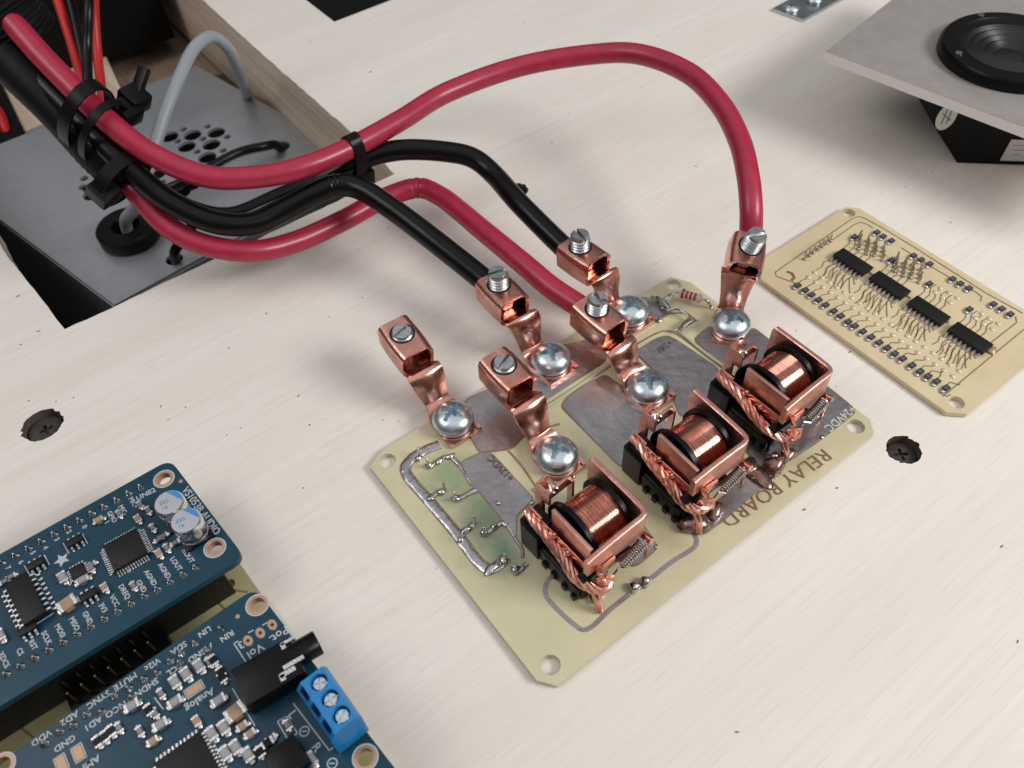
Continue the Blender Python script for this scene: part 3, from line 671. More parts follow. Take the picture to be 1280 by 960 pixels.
# ------------------------------------------------------------------ lugs
SSC = dict(A=(.11, .5, 25), B=(.44, -10 + 90 - 80, 0), C=(.44, 0, 0), D=(.42, 0, 0), E=(.12, 0, 0), F=(.50, 0, 0))
for key, (o_, yaw, pit, l, h, spx, pyaw) in LUGS.items():
    X, Y, Z = frame(yaw, pit); O = Vector(o_)
    if key == 'F': q_ = Matrix.Rotation(R_(12), 3, Y); X, Z = q_ @ X, q_ @ Z; O += Z * .08
    w = LW; th = .085
    # clamp box: rounded rectangular tube with slightly bowed front edges
    ns = 6; prof = rrect(0, -h, w, 0, .17, 5); pin_ = rrect(th, -h + th, w - th, -th, .11, 5); n = len(prof)
    mb = MB(); vs = []; fs = []
    for j in range(ns + 1):
        for ring in (prof, pin_):
            for (a, b) in ring:
                bow = 0
                if j == 0: bow = .10 * (1 - ((a - w / 2) / (w / 2)) ** 2) * (1 if b > -h * .3 else 0) + (.06 if b < -h * .5 else 0)
                t = l * j / ns + bow
                bulge = 1 + .06 * math.sin(math.pi * j / ns)
                vs.append(O + X * (w / 2 + (a - w / 2) * bulge) + Y * t + Z * b)
    for j in range(ns):
        for q in range(2):
            for k in range(n):
                k2 = (k + 1) % n; a = (j * 2 + q) * n; b = ((j + 1) * 2 + q) * n
                fs.append((a + k, a + k2, b + k2, b + k))
    for j, in ((0,), (ns,)):
        a = j * 2 * n
        for k in range(n): k2 = (k + 1) % n; fs.append((a + k, a + k2, a + n + k2, a + n + k))
    mb.add(vs, fs)
    # tongue
    S = U(*spx, .45); S.z = ZT + .07
    B0 = O + X * w / 2 - Z * h; py = R_(pyaw); X2 = Vector((math.cos(py), math.sin(py), 0)); Yb = Vector((-math.sin(py), math.cos(py), 0))
    Bh = Vector((B0.x, B0.y, 0)); Sh = Vector((S.x, S.y, 0)); D = (Bh - Sh).length; dn = (Sh - Bh).normalized()
    zb = B0.z
    def at(s, z): q = Bh + dn * s; return Vector((q.x, q.y, z))
    D1 = D - .50
    path = [B0 + Y * .5 + Z * .13, B0 + Y * .08 + Z * .14, at(min(.16, D1 * .25), zb + .30), at(min(.34, D1 * .45), zb + .27), at(min(.50, D1 * .66), zb + .02), at(D1 * .74, zb * .58 + .08), at(D1 * .80, ZT + .34), at(D1 * .95, ZT + .27), at(D1 + .10, ZT + .14), at(D - .25, ZT + .075), at(D, ZT + .07), S - Yb * .3, S - Yb * .56]
    path = [Vector(p) for p in path]
    ctrlw = [.60, .66, .90, .92, .86, .70, .64, .72, .86, .90, .90, .90, .90]
    pp = smooth(path, 5); nseg = len(pp); vs = []; fs = []; NW = 8
    for i, p in enumerate(pp):
        f_ = i / 5; k = min(int(f_), len(ctrlw) - 2); ww = ctrlw[k] + (ctrlw[k + 1] - ctrlw[k]) * (f_ - k)
        tt = i / (nseg - 1); XX = (X * (1 - min(1, tt * 1.4)) + X2 * min(1, tt * 1.4)).normalized()
        tg = (pp[min(i + 1, nseg - 1)] - pp[max(i - 1, 0)]).normalized(); N = XX.cross(-tg).normalized()
        crown = .09 * math.sin(math.pi * min(1, max(0, (f_ - 1) / 6))) if f_ < 7 else 0
        for sgn in (1, -1):
            for c in range(NW + 1):
                a = -1 + 2 * c / NW
                vs.append(p + XX * a * ww / 2 + N * (sgn * .042 - crown * a * a))
    W2 = 2 * (NW + 1)
    for i in range(nseg - 1):
        a, b = i * W2, (i + 1) * W2
        for c in range(NW): fs.append((a + c, a + c + 1, b + c + 1, b + c)); fs.append((a + NW + 1 + c, b + NW + 1 + c, b + NW + 2 + c, a + NW + 2 + c))
        fs.append((a, b, b + NW + 1, a + NW + 1)); fs.append((a + NW, a + W2 - 1, b + W2 - 1, b + NW))
    for a in (0, (nseg - 1) * W2):
        for c in range(NW): fs.append((a + c, a + c + 1, a + NW + 2 + c, a + NW + 1 + c))
    mb.add(vs, fs)
    # small corner tab on the pad
    tp = S - Yb * .42 + X2 * .40; mb.box((tp.x, tp.y, ZT + .15), (.10, .26, .05), rz=py)
    lug = mb.build('cable_lug', MCOP, rb)
    if key in 'AE': lug['label'] = 'copper lug with no cable in it, its set screw driven in flush'
    # bare strands inside the clamp
    c0, _ = lugctr(key, .9); r_ = .20
    st = MB(); base_c = B0 + Y * .25 + Z * .38
    for k in range(7):
        a = 2 * math.pi * k / 6; off = (X * math.cos(a) + Z * math.sin(a)) * (r_ * .62 if k < 6 else 0)
        if key in 'AE': continue
        st.tube([base_c + off + Y * .1, base_c + off * .9 + Y * .5, base_c + off + Y * 1.0], .085, 8)
    if key not in 'AE': st.build('bare_strands', MBRAID, lug)
    top, sa, _ = SSC[key]
    c = O + X * w / 2 + Y * (l * .60)
    M = Matrix.Translation(c) @ Matrix((X, Y, Z)).transposed().to_4x4() @ Matrix.Rotation(R_(dict(A=15, B=-15, C=75, D=70, E=25, F=30)[key]), 4, 'Z')
    so = obj_from(setscrew(top, key == 'D'), 'set_screw', lug); so.matrix_local = M
    rg = MB().lathe([(.265, -.02), (.315, -.02), (.315, .006), (.265, .006)], 32, cap=False); r2 = rg.build('set_screw_hole', MDARK, lug, org=(0, 0, 0)); r2.matrix_local = M
    ho = obj_from(me_head, 'mounting_screw', lug); ho.location = (S.x, S.y, ZT + .115); ho.rotation_euler = (0, 0, dict(A=.35, B=1.1, C=.2, D=1.0, E=.6, F=.3)[key])

# ------------------------------------------------------------------ relay (origin at the back left corner of its base)
def lpath(pts, th, z0, z1f):
    """vertical strap following xy points; z1f(i) gives (z0, z1)"""
    mb = MB(); P = [Vector((a, b)) for a, b, *_ in pts]; n = len(P); vs = []; fs = []
    for i in range(n):
        t = (P[min(i + 1, n - 1)] - P[max(i - 1, 0)]).normalized(); nn = Vector((-t.y, t.x)) * th / 2
        zl, zh = pts[i][2], pts[i][3]
        bv = .02
        ring = [(P[i] + nn, zl), (P[i] + nn, zh - bv), (P[i] + nn * .6, zh), (P[i] - nn * .6, zh), (P[i] - nn, zh - bv), (P[i] - nn, zl)]
        vs += [(q.x, q.y, z) for q, z in ring]
    for i in range(n - 1):
        for k in range(6): k2 = (k + 1) % 6; fs.append((i * 6 + k, i * 6 + k2, i * 6 + 6 + k2, i * 6 + 6 + k))
    fs += [tuple(range(6)), tuple(range(6 * n - 6, 6 * n))]
    mb.add(vs, fs); return mb
def make_relay(sd):
    jr = random.Random(sd); J = lambda v: Vector(v) + Vector((jr.uniform(-.035, .035), jr.uniform(-.04, .04), jr.uniform(-.03, .03)))
    b = MB()
    b.prism([(.10, -.10), (.62, -.04), (.62, -.72), (.50, -.80), (.06, -.72), (.04, -.2)], .02, .88)
    b.prism([(.14, -.2), (.14, -.62), (.6, -.62), (.6, -.1)], .86, .98)
    b.box((.36, -1.35, .24), (.50, 1.25, .44), bev=.02)
    b.box((.28, -1.3, .52), (.30, 1.0, .16), bev=.02)
    b.box((1.15, -1.0, .13), (1.2, 1.75, .22), bev=.02)
    for y in (-.95, -1.25, -1.6, -1.9): b.box((.09, y, .10), (.10, .12, .16))
    b.box((.40, -1.93, .42), (.40, .22, .8), bev=.02)
    root = b.build('relay', MBASE, rb, org=(0, 0, 0))
    # yoke
    pts = [(1.93, -.25, .3, 1.62), (1.93, -.32, .3, 1.74), (1.93, -.8, .3, 1.74), (1.93, -1.5, .3, 1.74), (1.92, -1.80, .9, 1.74), (1.90, -1.90, .98, 1.74), (1.84, -1.975, .98, 1.74), (1.75, -2.0, .98, 1.74),
           (1.2, -2.01, 1.02, 1.74), (.7, -2.03, 1.1, 1.74), (.24, -2.05, 1.18, 1.72)]
    y = lpath(pts, .12, 0, 0).build('yoke', MCOPF, root)
    f = MB(); cy, cz = -1.13, .90
    Mx = Matrix.Translation((0, cy, cz)) @ Matrix.Rotation(math.pi / 2, 4, 'Y')
    for x0, x1, r in ((.68, .80, .80), (1.66, 1.76, .78)):
        f.lathe([(r, x0), (r, x1)], 48, M=Mx)
    f.lathe([(.3, .6), (.3, 1.9)], 24, M=Mx)
    f.build('bobbin', MBASE, root)
    pr = [(.3, .80)]; x = .81; k = sd
    rnd = random.Random(5 + sd)
    while x < 1.65:
        r = .66 + .006 * math.sin(k * 1.7) + rnd.uniform(-.004, .004); pr += [(r - .006, x), (r, x + .007), (r, x + .015), (r - .006, x + .022)]; x += .022; k += 1
    pr.append((.3, 1.66))
    f = MB().lathe(pr, 64, M=Mx); f.build('winding', MWIRE, root)
    # armature plate, hinge blade and tail
    MB().box((.50, -1.33, 1.22), (.09, 1.2, .98), bev=.02).build('armature', MCOPF, root)
    bl = MB(); bl.box((.36, -1.15, .98), (.03, 1.55, .34), bev=.01, rz=.03)
    bl.box((.34, -.35, 1.10), (.04, .4, .3), bev=.01)
    bo = bl.build('contact_blade', MCOP, root)
    for (yy, zz) in ((-.98, 1.16), (-1.42, 1.05)):
        MB().blob((.33, yy, zz), (.07, .075, .075), amp=.05, seg=10).build('rivet', MCOP, bo)
    # fold below the yoke's front left corner
    tl = MB(); tlp = [Vector((.50, -2.09, 1.30)), Vector((.58, -2.14, 1.1)), Vector((.64, -2.22, .8)), Vector((.60, -2.28, .55))]
    for i in range(3):
        a, c = tlp[i], tlp[i + 1]; m = (a + c) / 2; d = c - a
        tl.box(m, (.36, .05, d.length + .04), rot=d.to_track_quat('Z', 'Y').to_matrix())
    tl.box((.80, -2.13, 1.02), (.34, .05, .30), bev=.015)
    tl.build('armature_tail', MCOP, root)
    # fixed contact bracket at the back left
    br = lpath([(.66, -.44, 1.32, 1.74), (.62, -.07, 1.30, 1.74), (.62, -.065, 1.30, 1.74), (.92, -.02, 1.2, 1.74)], .07, 0, 0)
    br.box((.64, -.12, .9), (.09, .24, 1.2)).build('contact_bracket', MCOPF, root)
    tb = MB().box((1.12, -.20, 1.25), (.62, .07, .30), rz=.05, bev=.015).box((1.42, -.22, .75), (.07, .16, 1.1))
    tb.build('coil_terminal', MCOPF, root)
    tw = MB().tube(smooth([(.82, -.25, 1.42), (.90, -.16, 1.50), (.98, -.30, 1.45), (.95, -.22, 1.30)], 5), .03, 8).blob((.86, -.30, 1.42), (.05, .05, .05), seg=8)
    tw.build('coil_lead', MSOLD, root)
    # braided pigtail
    ctr = smooth([(.30, -.12, 1.05), J((.29, -.45, 1.04)), J((.27, -.9, .98)), J((.23, -1.4, .86)), J((.24, -1.85, .70)), J((.36, -2.16, .60)), J((.55, -2.28, .56)), (.74, -2.22, .66)], 14)
    bd = MB(); n = len(ctr); NS = 5
    tg = [(ctr[min(i + 1, n - 1)] - ctr[max(i - 1, 0)]).normalized() for i in range(n)]
    nr = Vector((0, 0, 1)); acc = 0; fr = []
    for i in range(n):
        nr = (nr - tg[i] * nr.dot(tg[i])).normalized(); bn = tg[i].cross(nr)
        if i: acc += (ctr[i] - ctr[i - 1]).length
        fr.append((nr.copy(), bn, acc))
    for s_ in range(NS):
        pts = []
        for i in range(n):
            a = 2 * math.pi * s_ / NS + fr[i][2] * 5.5
            rr = .072 * (0.55 + .45 * min(1, i / 14))
            pts.append(ctr[i] + (fr[i][0] * math.cos(a) + fr[i][1] * math.sin(a)) * rr)
        bd.tube(pts, .060, 8)
    bd.build('braided_pigtail', MBRAID, root)
    # return spring and post
    a, c = Vector((1.86, -2.14, .86)), Vector((.98, -2.22, .70)); d = (c - a); L = d.length; q = d.to_track_quat('Z', 'Y').to_matrix(); pts = []; nt_ = 11
    for i in range(nt_ * 12 + 1):
        an = 2 * math.pi * i / 12; pts.append(a + d * .14 + q @ Vector((.115 * math.cos(an), .115 * math.sin(an), L * .72 * i / (nt_ * 12))))
    sp_ = MB().tube(pts, .024, 6); sp_.tube([a, a + d * .07 + Vector((0, 0, .05)), pts[0]], .022, 6).tube([pts[-1], c + Vector((0, 0, .06)), c, c - Vector((.1, 0, .1))], .022, 6)
    sp_.build('return_spring', MSPR, root)
    MB().tube([(1.90, -1.98, .80), (1.92, -2.25, .86)], .08, 12).tube([(1.92, -2.12, .84), (1.94, -2.14, .1)], .05, 8).build('spring_post', MCOP, root)
    MB().tube(smooth([(.36, -2.2, .55), (.34, -2.36, .34), (.32, -2.45, .05)], 4), .09, 10).build('pigtail_tab', MCOP, root)
    return root
RPOS = [(-3.55, -.42), (-.55, -.38), (2.28, -.30)]
for n_, (p, a_) in enumerate(zip(RPOS, (.015, -.02, .008))):
    r_o = make_relay(n_ + 1); r_o.location = (*p, ZT); r_o.rotation_euler = (0, 0, a_)

# ================================================================== DISPLAY DRIVER BOARD (right)
db = thing('driver_board', 'thin yellowish circuit board with four black chips lying beside the relay board', 'circuit board', (8.9, -1.1, 0))
dbo = ORG[db.name]
b2 = MB().prism([(6.72, 1.75), (6.72, -4.2), (7.05, -4.52), (10.9, -4.50), (11.18, -4.3), (11.22, 1.95), (10.95, 2.26), (7.3, 2.28)], .03, ZT)
h2 = MB()
for q in ((1196, 503), (1061, 266)):
    p = U(*q); h2.lathe([(.19, -1), (.19, 1)], 20, M=Matrix.Translation((p.x, p.y, 0)))
me2 = boolean(b2, h2, MPCB2); o = obj_from(me2, 'board', db, -Vector(dbo))
def zg(x, y): return tuple(U(940 + x / 3.43, 240 + y / 3.43)[:2])
t2 = MB()
TW = .024
def tr2(*pts, w=TW): t2.strip([zg(*p) for p in pts], w, T0, T1)
# border loops
tr2((195, 395), (105, 362), (100, 345), (220, 260), (430, 115), (455, 105), (480, 112), (560, 155), (700, 240), (1000, 432), (1160, 520))
tr2((225, 290), (440, 140), (465, 130), (500, 142), (520, 158)); tr2((820, 876), (1166, 590)); tr2((1130, 535), (1135, 560), (1020, 650)); tr2((850, 868), (838, 878), (800, 860))
for k in range(4):
    ox, oy = [(0, 0), (160, 100), (322, 205), (497, 320)][k]
    for j in range(7):
        x, y = 330 + j * 17 + ox, 262 + j * 11 + oy + 10
        dx = [(-60, 62), (-75, 95), (-40, 80), (-52, 112), (-20, 100), (5, 108), (10, 60)][j]
        tr2((x + 20, y + 15), (x + dx[0] * .35, y + dx[1] * .45), (x + dx[0] * .5, y + dx[1] * .8), (x + dx[0] * .9, y + dx[1]))
    for j in range(5):
        x, y = 395 + ox + j * 22, 232 + oy + j * 15
        tr2((x, y + 8), (x + 22, y - 10), (x + 28, y - 38 - 5 * (j % 2)), (x + 52, y - 55))
    tr2((500 + ox, 345 + oy), (520 + ox, 357 + oy), w=.08)
tr2((640, 240), (800, 340), (960, 430), (985, 450), (980, 470))
for q in [(195, 400), (228, 420), (255, 440), (285, 462), (315, 484), (350, 510), (380, 531), (412, 556), (440, 574), (475, 598), (511, 621), (545, 645), (580, 668), (612, 693), (646, 714), (686, 743), (721, 769), (755, 790), (792, 812), (832, 840)]:
    a_ = zg(*q); yv = .97 - .255 * round((.97 - a_[1] + .02) / .255)
    t2.strip([(a_[0] + .08, a_[1] + .03), (a_[0] + .22, a_[1] + .05), (7.79 - .12, yv), (7.79 - .06, yv)], TW, T0, T1)
for k in range(4):
    for j in range(6): y_ = .9 - k * 1.25 - j * .13; t2.strip([(8.64, y_), (8.45, y_ - .02), (8.30 - .04 * j, y_ - .12), (8.12, y_ - .14)], TW, T0, T1)
t2.build('etched_traces', MTRACE, db)
for (pts) in ([(150, 342), (172, 350), (182, 368), (170, 380)],):
    MB().strip([zg(*p) for p in pts], .07, T0 + .002, T1 + .004).build('bodged_trace', MBROWN, db)
pad0 = MB().lathe([(.075, 0), (.07, .012), (.04, .03), (.001, .034)], 12).build('solder_pad', mat('shiny_pad', (.70, .58, .40), .2, .4), db, org=(0, 0, 0))
pad0.location = Vector((*zg(269, 346), ZT + .004)) - Vector(dbo)
VX = []
for k in range(14):                                  # two by two columns of vias down the middle of the board
    yy = .98 - k * .362
    for (xx, dy) in ((8.06, 0), (7.78, 0), (7.92 + .0, -.0)):
        pass
VP = []
for k in range(19): VP += [(8.06, .98 - .255 * k), (7.79, .97 - .255 * k)]
VP = [p for i, p in enumerate(VP) if i not in (1000,)]
VP += [zg(x, y) for x, y in [(808, 412), (845, 434), (880, 456), (785, 430), (818, 453), (850, 475), (985, 522), (1018, 543), (1056, 566), (958, 541), (993, 566), (1030, 589)]]
for p in VP[1:]: inst(pad0, db, Vector((*p, ZT + .004)) - Vector(dbo))
# chips
def soic(n, l, w, h, name='chip', pins=8, parent=None, pitch=None, pw=.045, reach=.14):
    b = MB().box((0, 0, .05 + h / 2), (w, l, h), bev=.02); b.lathe([(.05, h + .0505), (.001, h + .052)], 10, M=Matrix.Translation((-w / 2 + .1, l / 2 - .12, 0)))
    pitch = pitch or l / pins
    for s_ in (-1, 1):
        for k in range(pins):
            y = (k - (pins - 1) / 2) * pitch
            b.box((s_ * (w / 2 + reach * .25), y, h * .55 + .03), (reach * .5, pw, .02), 1).box((s_ * (w / 2 + reach * .5), y, (h * .55 + .03) / 2), (.025, pw, h * .55), 1).box((s_ * (w / 2 + reach * .8), y, .018), (reach * .6, pw, .025), 1)
    return b.build(name, [MCHIP, MEND], parent, org=(0, 0, 0))
ic = soic(16, 1.04, .44, .13, parent=db, pins=8, pitch=.132)
ICS = [(432, 298), (590, 398), (757, 508), (935, 624)]
for k, q in enumerate(ICS):
    p = U(940 + q[0] / 3.43, 240 + q[1] / 3.43, .3)
    if k == 0: ic.location = Vector((p.x, p.y, ZT)) - Vector(dbo)
    else: inst(ic, db, Vector((p.x, p.y, ZT)) - Vector(dbo))
# chip resistors
def chipres(parent, l=.24, w=.145, h=.06, body=MCHIPT, name='chip_resistor'):
    m = MB().box((0, 0, h / 2 + .005), (l * .86, w, h), bev=.012).box((-l * .42, 0, h / 2 - .004), (l * .13, w * 1.02, h * .9), mi=1).box((l * .42, 0, h / 2 - .006), (l * .10, w * .9, h * .7), mi=1)
    m.box((0, 0, h + .0075), (l * .42, w * .6, .004), mi=2)
    m.blob((-l * .54, 0, .02), (.05, w * .46, .035), mi=1, amp=.06, seg=8)
    return m.build(name, [body, MEND, mat('part_top', (.10, .10, .13), 0, .4)], parent, org=(0, 0, 0))
cr = chipres(db)
RS = [(195, 400), (228, 420), (255, 440), (285, 462), (315, 484), (350, 510), (380, 531), (412, 556), (440, 574), (475, 598), (511, 621), (545, 645), (580, 668), (612, 693), (646, 714), (686, 743), (721, 769), (755, 790), (792, 812), (832, 840),
      (438, 192), (535, 172), (562, 190), (597, 208), (597, 292), (692, 272), (725, 290), (762, 308), (760, 393), (860, 372), (893, 392), (930, 412), (932, 502), (1035, 480), (1071, 500), (1108, 523)]
for k, q in enumerate(RS):
    p = U(940 + q[0] / 3.43, 240 + q[1] / 3.43, .22); loc = Vector((p.x, p.y, ZT + .01)) - Vector(dbo); a = random.uniform(-.06, .06)
    if k == 0: cr.location = loc; cr.rotation_euler = (0, 0, a)
    else: inst(cr, db, loc, a)
# standing leads, in three clusters
ld = MB().tube([(0, 0, 0), (.01, .0, .14), (.0, .02, .26)], .028, 6).blob((0, 0, .02), (.06, .06, .05), seg=8).build('cut_lead', mat('dull_lead', (.42, .36, .30), .8, .35), db, org=(0, 0, 0)); first = True
cl = [(8.0 + 0, 0)] * 0
for q in [(225, 290), (245, 275), (263, 262), (282, 248), (300, 236), (320, 222), (335, 212)]: cl.append(q)
for cx, cy in ((505, 230), (662, 325)):
    for i in range(4):
        for j in range(4): cl.append((cx - 45 + i * 34 - j * 2, cy - 25 + i * 14 + j * 18 - 12 + (i % 2) * 6))
for k, q in enumerate(cl):
    loc = Vector((*zg(*q), ZT)) - Vector(dbo)
    if k == 0: ld.location = loc
    else: inst(ld, db, loc, k * 1.3)
sb = MB().blob((0, 0, 0), (.14, .12, .06), seed=3); o = sb.build('solder_joint', MGOLD, db, org=(0, 0, 0)); o.location = Vector((*zg(1025, 682), ZT + .03)) - Vector(dbo)

# ================================================================== SPEAKER (top right)
ZS = 2.7
sa = U(1032, 64, ZS); s1 = U(1280, 158, ZS); s2 = U(1105, 0, ZS)
ex = (s1 - sa).normalized(); ey = (s2 - sa); ey = (ey - ex * ey.dot(ex)).normalized()
def SP(a, b, z=0): q = sa + ex * a + ey * b; return Vector((q.x, q.y, z))
ctr_ = U(1266, 59, ZS + .3); so_ = (ctr_.x, ctr_.y, 0)
spk = thing('speaker', 'small black speaker lying face up on the wood, bolted to a clear plastic sheet', 'speaker', so_)
MPLAS = mat('smoked_sheet', (.56, .52, .49), .5, .30, vcol=(.49, .45, .42), vscale=2, bump=.1, bscale=60)
MPLEDG = mat('sheet_edge', (.80, .78, .77), 0, .35)
shp = MB().prism([tuple(SP(0, 0)[:2]), tuple(SP(9.5, 0)[:2]), tuple(SP(9.5, 8.5)[:2]), tuple(SP(0, 8.5)[:2])], ZS - .02, ZS)
shp.build('mounting_sheet', MPLAS, spk)
shp = MB().prism([tuple(SP(0, 0)[:2]), tuple(SP(9.5, 0)[:2]), tuple(SP(9.5, 8.5)[:2]), tuple(SP(0, 8.5)[:2])], ZS - .32, ZS - .021)
shp.build('sheet_edge', MPLEDG, spk)
Rr = (U(1176, 64, ZS + .2) - Vector((ctr_.x, ctr_.y, ZS + .2))).length
Mz = Matrix.Translation((ctr_.x, ctr_.y, 0))
MB().lathe([(Rr * .62, ZS), (Rr, ZS + .001), (Rr, ZS + .25), (Rr * .96, ZS + .36), (Rr * .78, ZS + .40), (Rr * .72, ZS + .30), (Rr * .62, ZS + .28)], 64, M=Mz, cap=False).build('frame', MBASE, spk)
pr = [(Rr * .74, ZS + .30)]
for k in range(9): t = k / 8; pr.append((Rr * (.70 - .46 * t), ZS + .26 - .022 * k + (.07 if k % 2 else 0)))
pr += [(Rr * .2, ZS + .04), (Rr * .13, ZS + .09), (.001, ZS + .12)]
MB().lathe(pr, 64, M=Mz, cap=False).build('cone', mat('rubber_cone', (.008, .008, .008), 0, .35), spk)
bd_ = MB()
bp = U(1197, 204, 0)
P1_, P2_, T1_ = U(1196, 204, 0), U(1288, 207, 0), U(1150, 124, 2.3); cc_ = Vector((ctr_.x, ctr_.y, 0)); dd_ = (P2_ - P1_).normalized(); nn_ = Vector((-dd_.y, dd_.x, 0))
if nn_.dot(cc_ - P1_) > 0: nn_ = -nn_
va = math.atan2(nn_.y, nn_.x)
def ringq(z, r):
    return [Vector((ctr_.x + r / math.cos(math.pi / 8) * math.cos(va + math.pi / 8 + k * math.pi / 4), ctr_.y + r / math.cos(math.pi / 8) * math.sin(va + math.pi / 8 + k * math.pi / 4), z)) for k in range(8)]
front = abs((P1_ - cc_).dot(nn_)); left = (P1_ - cc_).dot(dd_); tx, ty_ = (Vector((T1_.x, T1_.y, 0)) - cc_).dot(dd_), (Vector((T1_.x, T1_.y, 0)) - cc_).dot(nn_)
def rq(z, xl, xr, yf, yb):
    return [Vector((cc_.x, cc_.y, z)) + dd_ * a + nn_ * b for a, b in ((xl, yf), (xr, yf), (xr + .5, yf - .6), (xr + .5, yb), (xl, yb))]
lerp = lambda a, b, t: a + (b - a) * t
lv = [rq(z, lerp(left, tx, t), lerp(2.4, 2.9, t), lerp(front, ty_, t), lerp(-2.2, -2.8, t)) for z, t in ((.02, 0), (1.15, .52), (2.25, 1.0), (ZS - .33, 1.0))]
vs = [v for r in lv for v in r]; fs = [tuple(range(5))[::-1], tuple(range(15, 20))]
for i in range(3):
    for k in range(5): fs.append((i * 5 + k, i * 5 + (k + 1) % 5, i * 5 + 5 + (k + 1) % 5, i * 5 + 5 + k))
bd_.add(vs, fs); mgo = bd_.build('magnet_housing', MBLKB, spk)
from mathutils.bvhtree import BVHTree
bvh = BVHTree.FromPolygons(vs, fs)
MSTK = mat('paper_sticker', (.60, .60, .57), 0, .5)
def sticker(u, v, w, h, rnd_, up=(0, 0, 1)):
    d = (U(u, v, 0) - CAMT).normalized(); hit, nrm, _, _ = bvh.ray_cast(CAMT, d)
    if hit is None: return None
    if nrm.dot(d) > 0: nrm = -nrm
    upv = Vector(up); X = upv.cross(nrm).normalized(); Y = nrm.cross(X)
    M = Matrix.Translation(hit + nrm * .004) @ Matrix((X, Y, nrm)).transposed().to_4x4()
    poly = circ(0, 0, .5, 28) if rnd_ else [(-.5, -.5), (.5, -.5), (.5, .5), (-.5, .5)]
    MB().prism([(a * w, b * h) for a, b in poly], 0, .012, M=M).build('sticker', MSTK, mgo)
    mk = MB()
    if rnd_: mk.box((-.07, 0, .015), (.03, h * .55, .006), M=M).box((.07, 0, .015), (.03, h * .5, .006), M=M).box((0, .0, .015), (.03, h * .42, .0055), M=M, rz=.9)
    else:
        for q in range(3): mk.box((-w * .1, h * (.25 - .22 * q), .015), (w * (.5 - .1 * q), .014, .006), M=M)
    mk.build('sticker_print', MDKINK, mgo)
sticker(1183, 146, .55, .95, True); sticker(1276, 188, .9, .8, False)
for k in range(4):
    a = R_(45 + 90 * k + 20); MB().lathe([(.10, ZS + .36), (.10, ZS + .42), (.001, ZS + .43)], 12, M=Matrix.Translation((ctr_.x + Rr * .87 * math.cos(a), ctr_.y + Rr * .87 * math.sin(a), 0))).build('screw', MSPR, spk)

# bracket on the wood
pb_ = [U(965, 13, .04), U(1003, 27, .04)]
br_ = thing('flat_bracket', 'flat zinc bracket fixed to the wood with two screws at the top edge', 'bracket', (pb_[0].x, pb_[0].y, 0))
e1 = (U(1052, -3, .04) - pb_[1]).normalized(); e1 = Vector((1, .0, 0)); e1.normalize()
q0, q1 = pb_[0], pb_[1]
MB().prism([(q0.x, q0.y), (q1.x, q1.y), (q1.x + 7, q1.y + .3), (q0.x + 7, q0.y + .3)], .0, .12).build('plate', MSTEEL, br_)
for q in ((989, 12), (1018, 1)):
    p = U(*q, .15); o = obj_from(me_head, 'screw_head', br_); o.scale = (.62, .62, .5); o.location = Vector((p.x, p.y, .12)) - Vector((pb_[0].x, pb_[0].y, 0)); o.rotation_euler = (0, 0, .5)

# ================================================================== CARRIER BOARD AND BLUE BOARDS (bottom left)
ZB = 1.40
kq = U(492, 958, .16)
cb = thing('carrier_board', 'plain yellowish carrier board lying under the two blue boards', 'circuit board', (-11.5, 0, 0)); cbo = ORG[cb.name]
cm = MB().prism(roundpoly([(-15.5, 3.35), (-8.72, 3.35), (-8.62, 1.5), (kq.x, kq.y), (kq.x + .25, -6.5), (-15.5, -6.5)], .15), .03, ZT)
ch = [MB().lathe([(.12, -1), (.12, 1)], 16, M=Matrix.Translation((U(287, 730).x, U(287, 730).y, 0)))]
obj_from(boolean(cm, ch, MPCB3), 'board', cb, -Vector(cbo))
ct = MB()
for q in ([(183, 766), (205, 790), (215, 802)], [(205, 748), (240, 776)], [(258, 738), (285, 765)], [(20, 905), (45, 925)], [(270, 735), (310, 740)]): ct.strip([tuple(U(*p)[:2]) for p in q], .04, T0, T1)
ct.build('etched_traces', MTRACE, cb)
MB().box((-11.95, 2.42, .70), (5.8, .34, 1.06), bev=.02).build('socket_strip', MBASE, cb)
MB().box((-11.95, 5.02, .70), (5.4, .26, 1.06), bev=.02).build('socket_strip', MBASE, cb)
MB().box((-11.95, .9, .70), (5.6, .26, 1.06), bev=.02).build('socket_strip', MBASE, cb)
MB().box((-11.65, 2.05, .28), (2.1, .56, .24), bev=.02).build('header_base', MBASE, cb)
pn = MB().box((0, 0, .35), (.045, .045, .70), bev=.008).build('header_pin', mat('dull_pin', (.16, .11, .07), 1, .35), cb, org=(0, 0, 0)); ok = False
for r_ in range(2):
    for k in range(7):
        loc = Vector((-12.50 + k * .27, 1.90 + r_ * .27, ZT + .1)) - Vector(cbo)
        if not ok: pn.location = loc; ok = True
        else: inst(pn, cb, loc)


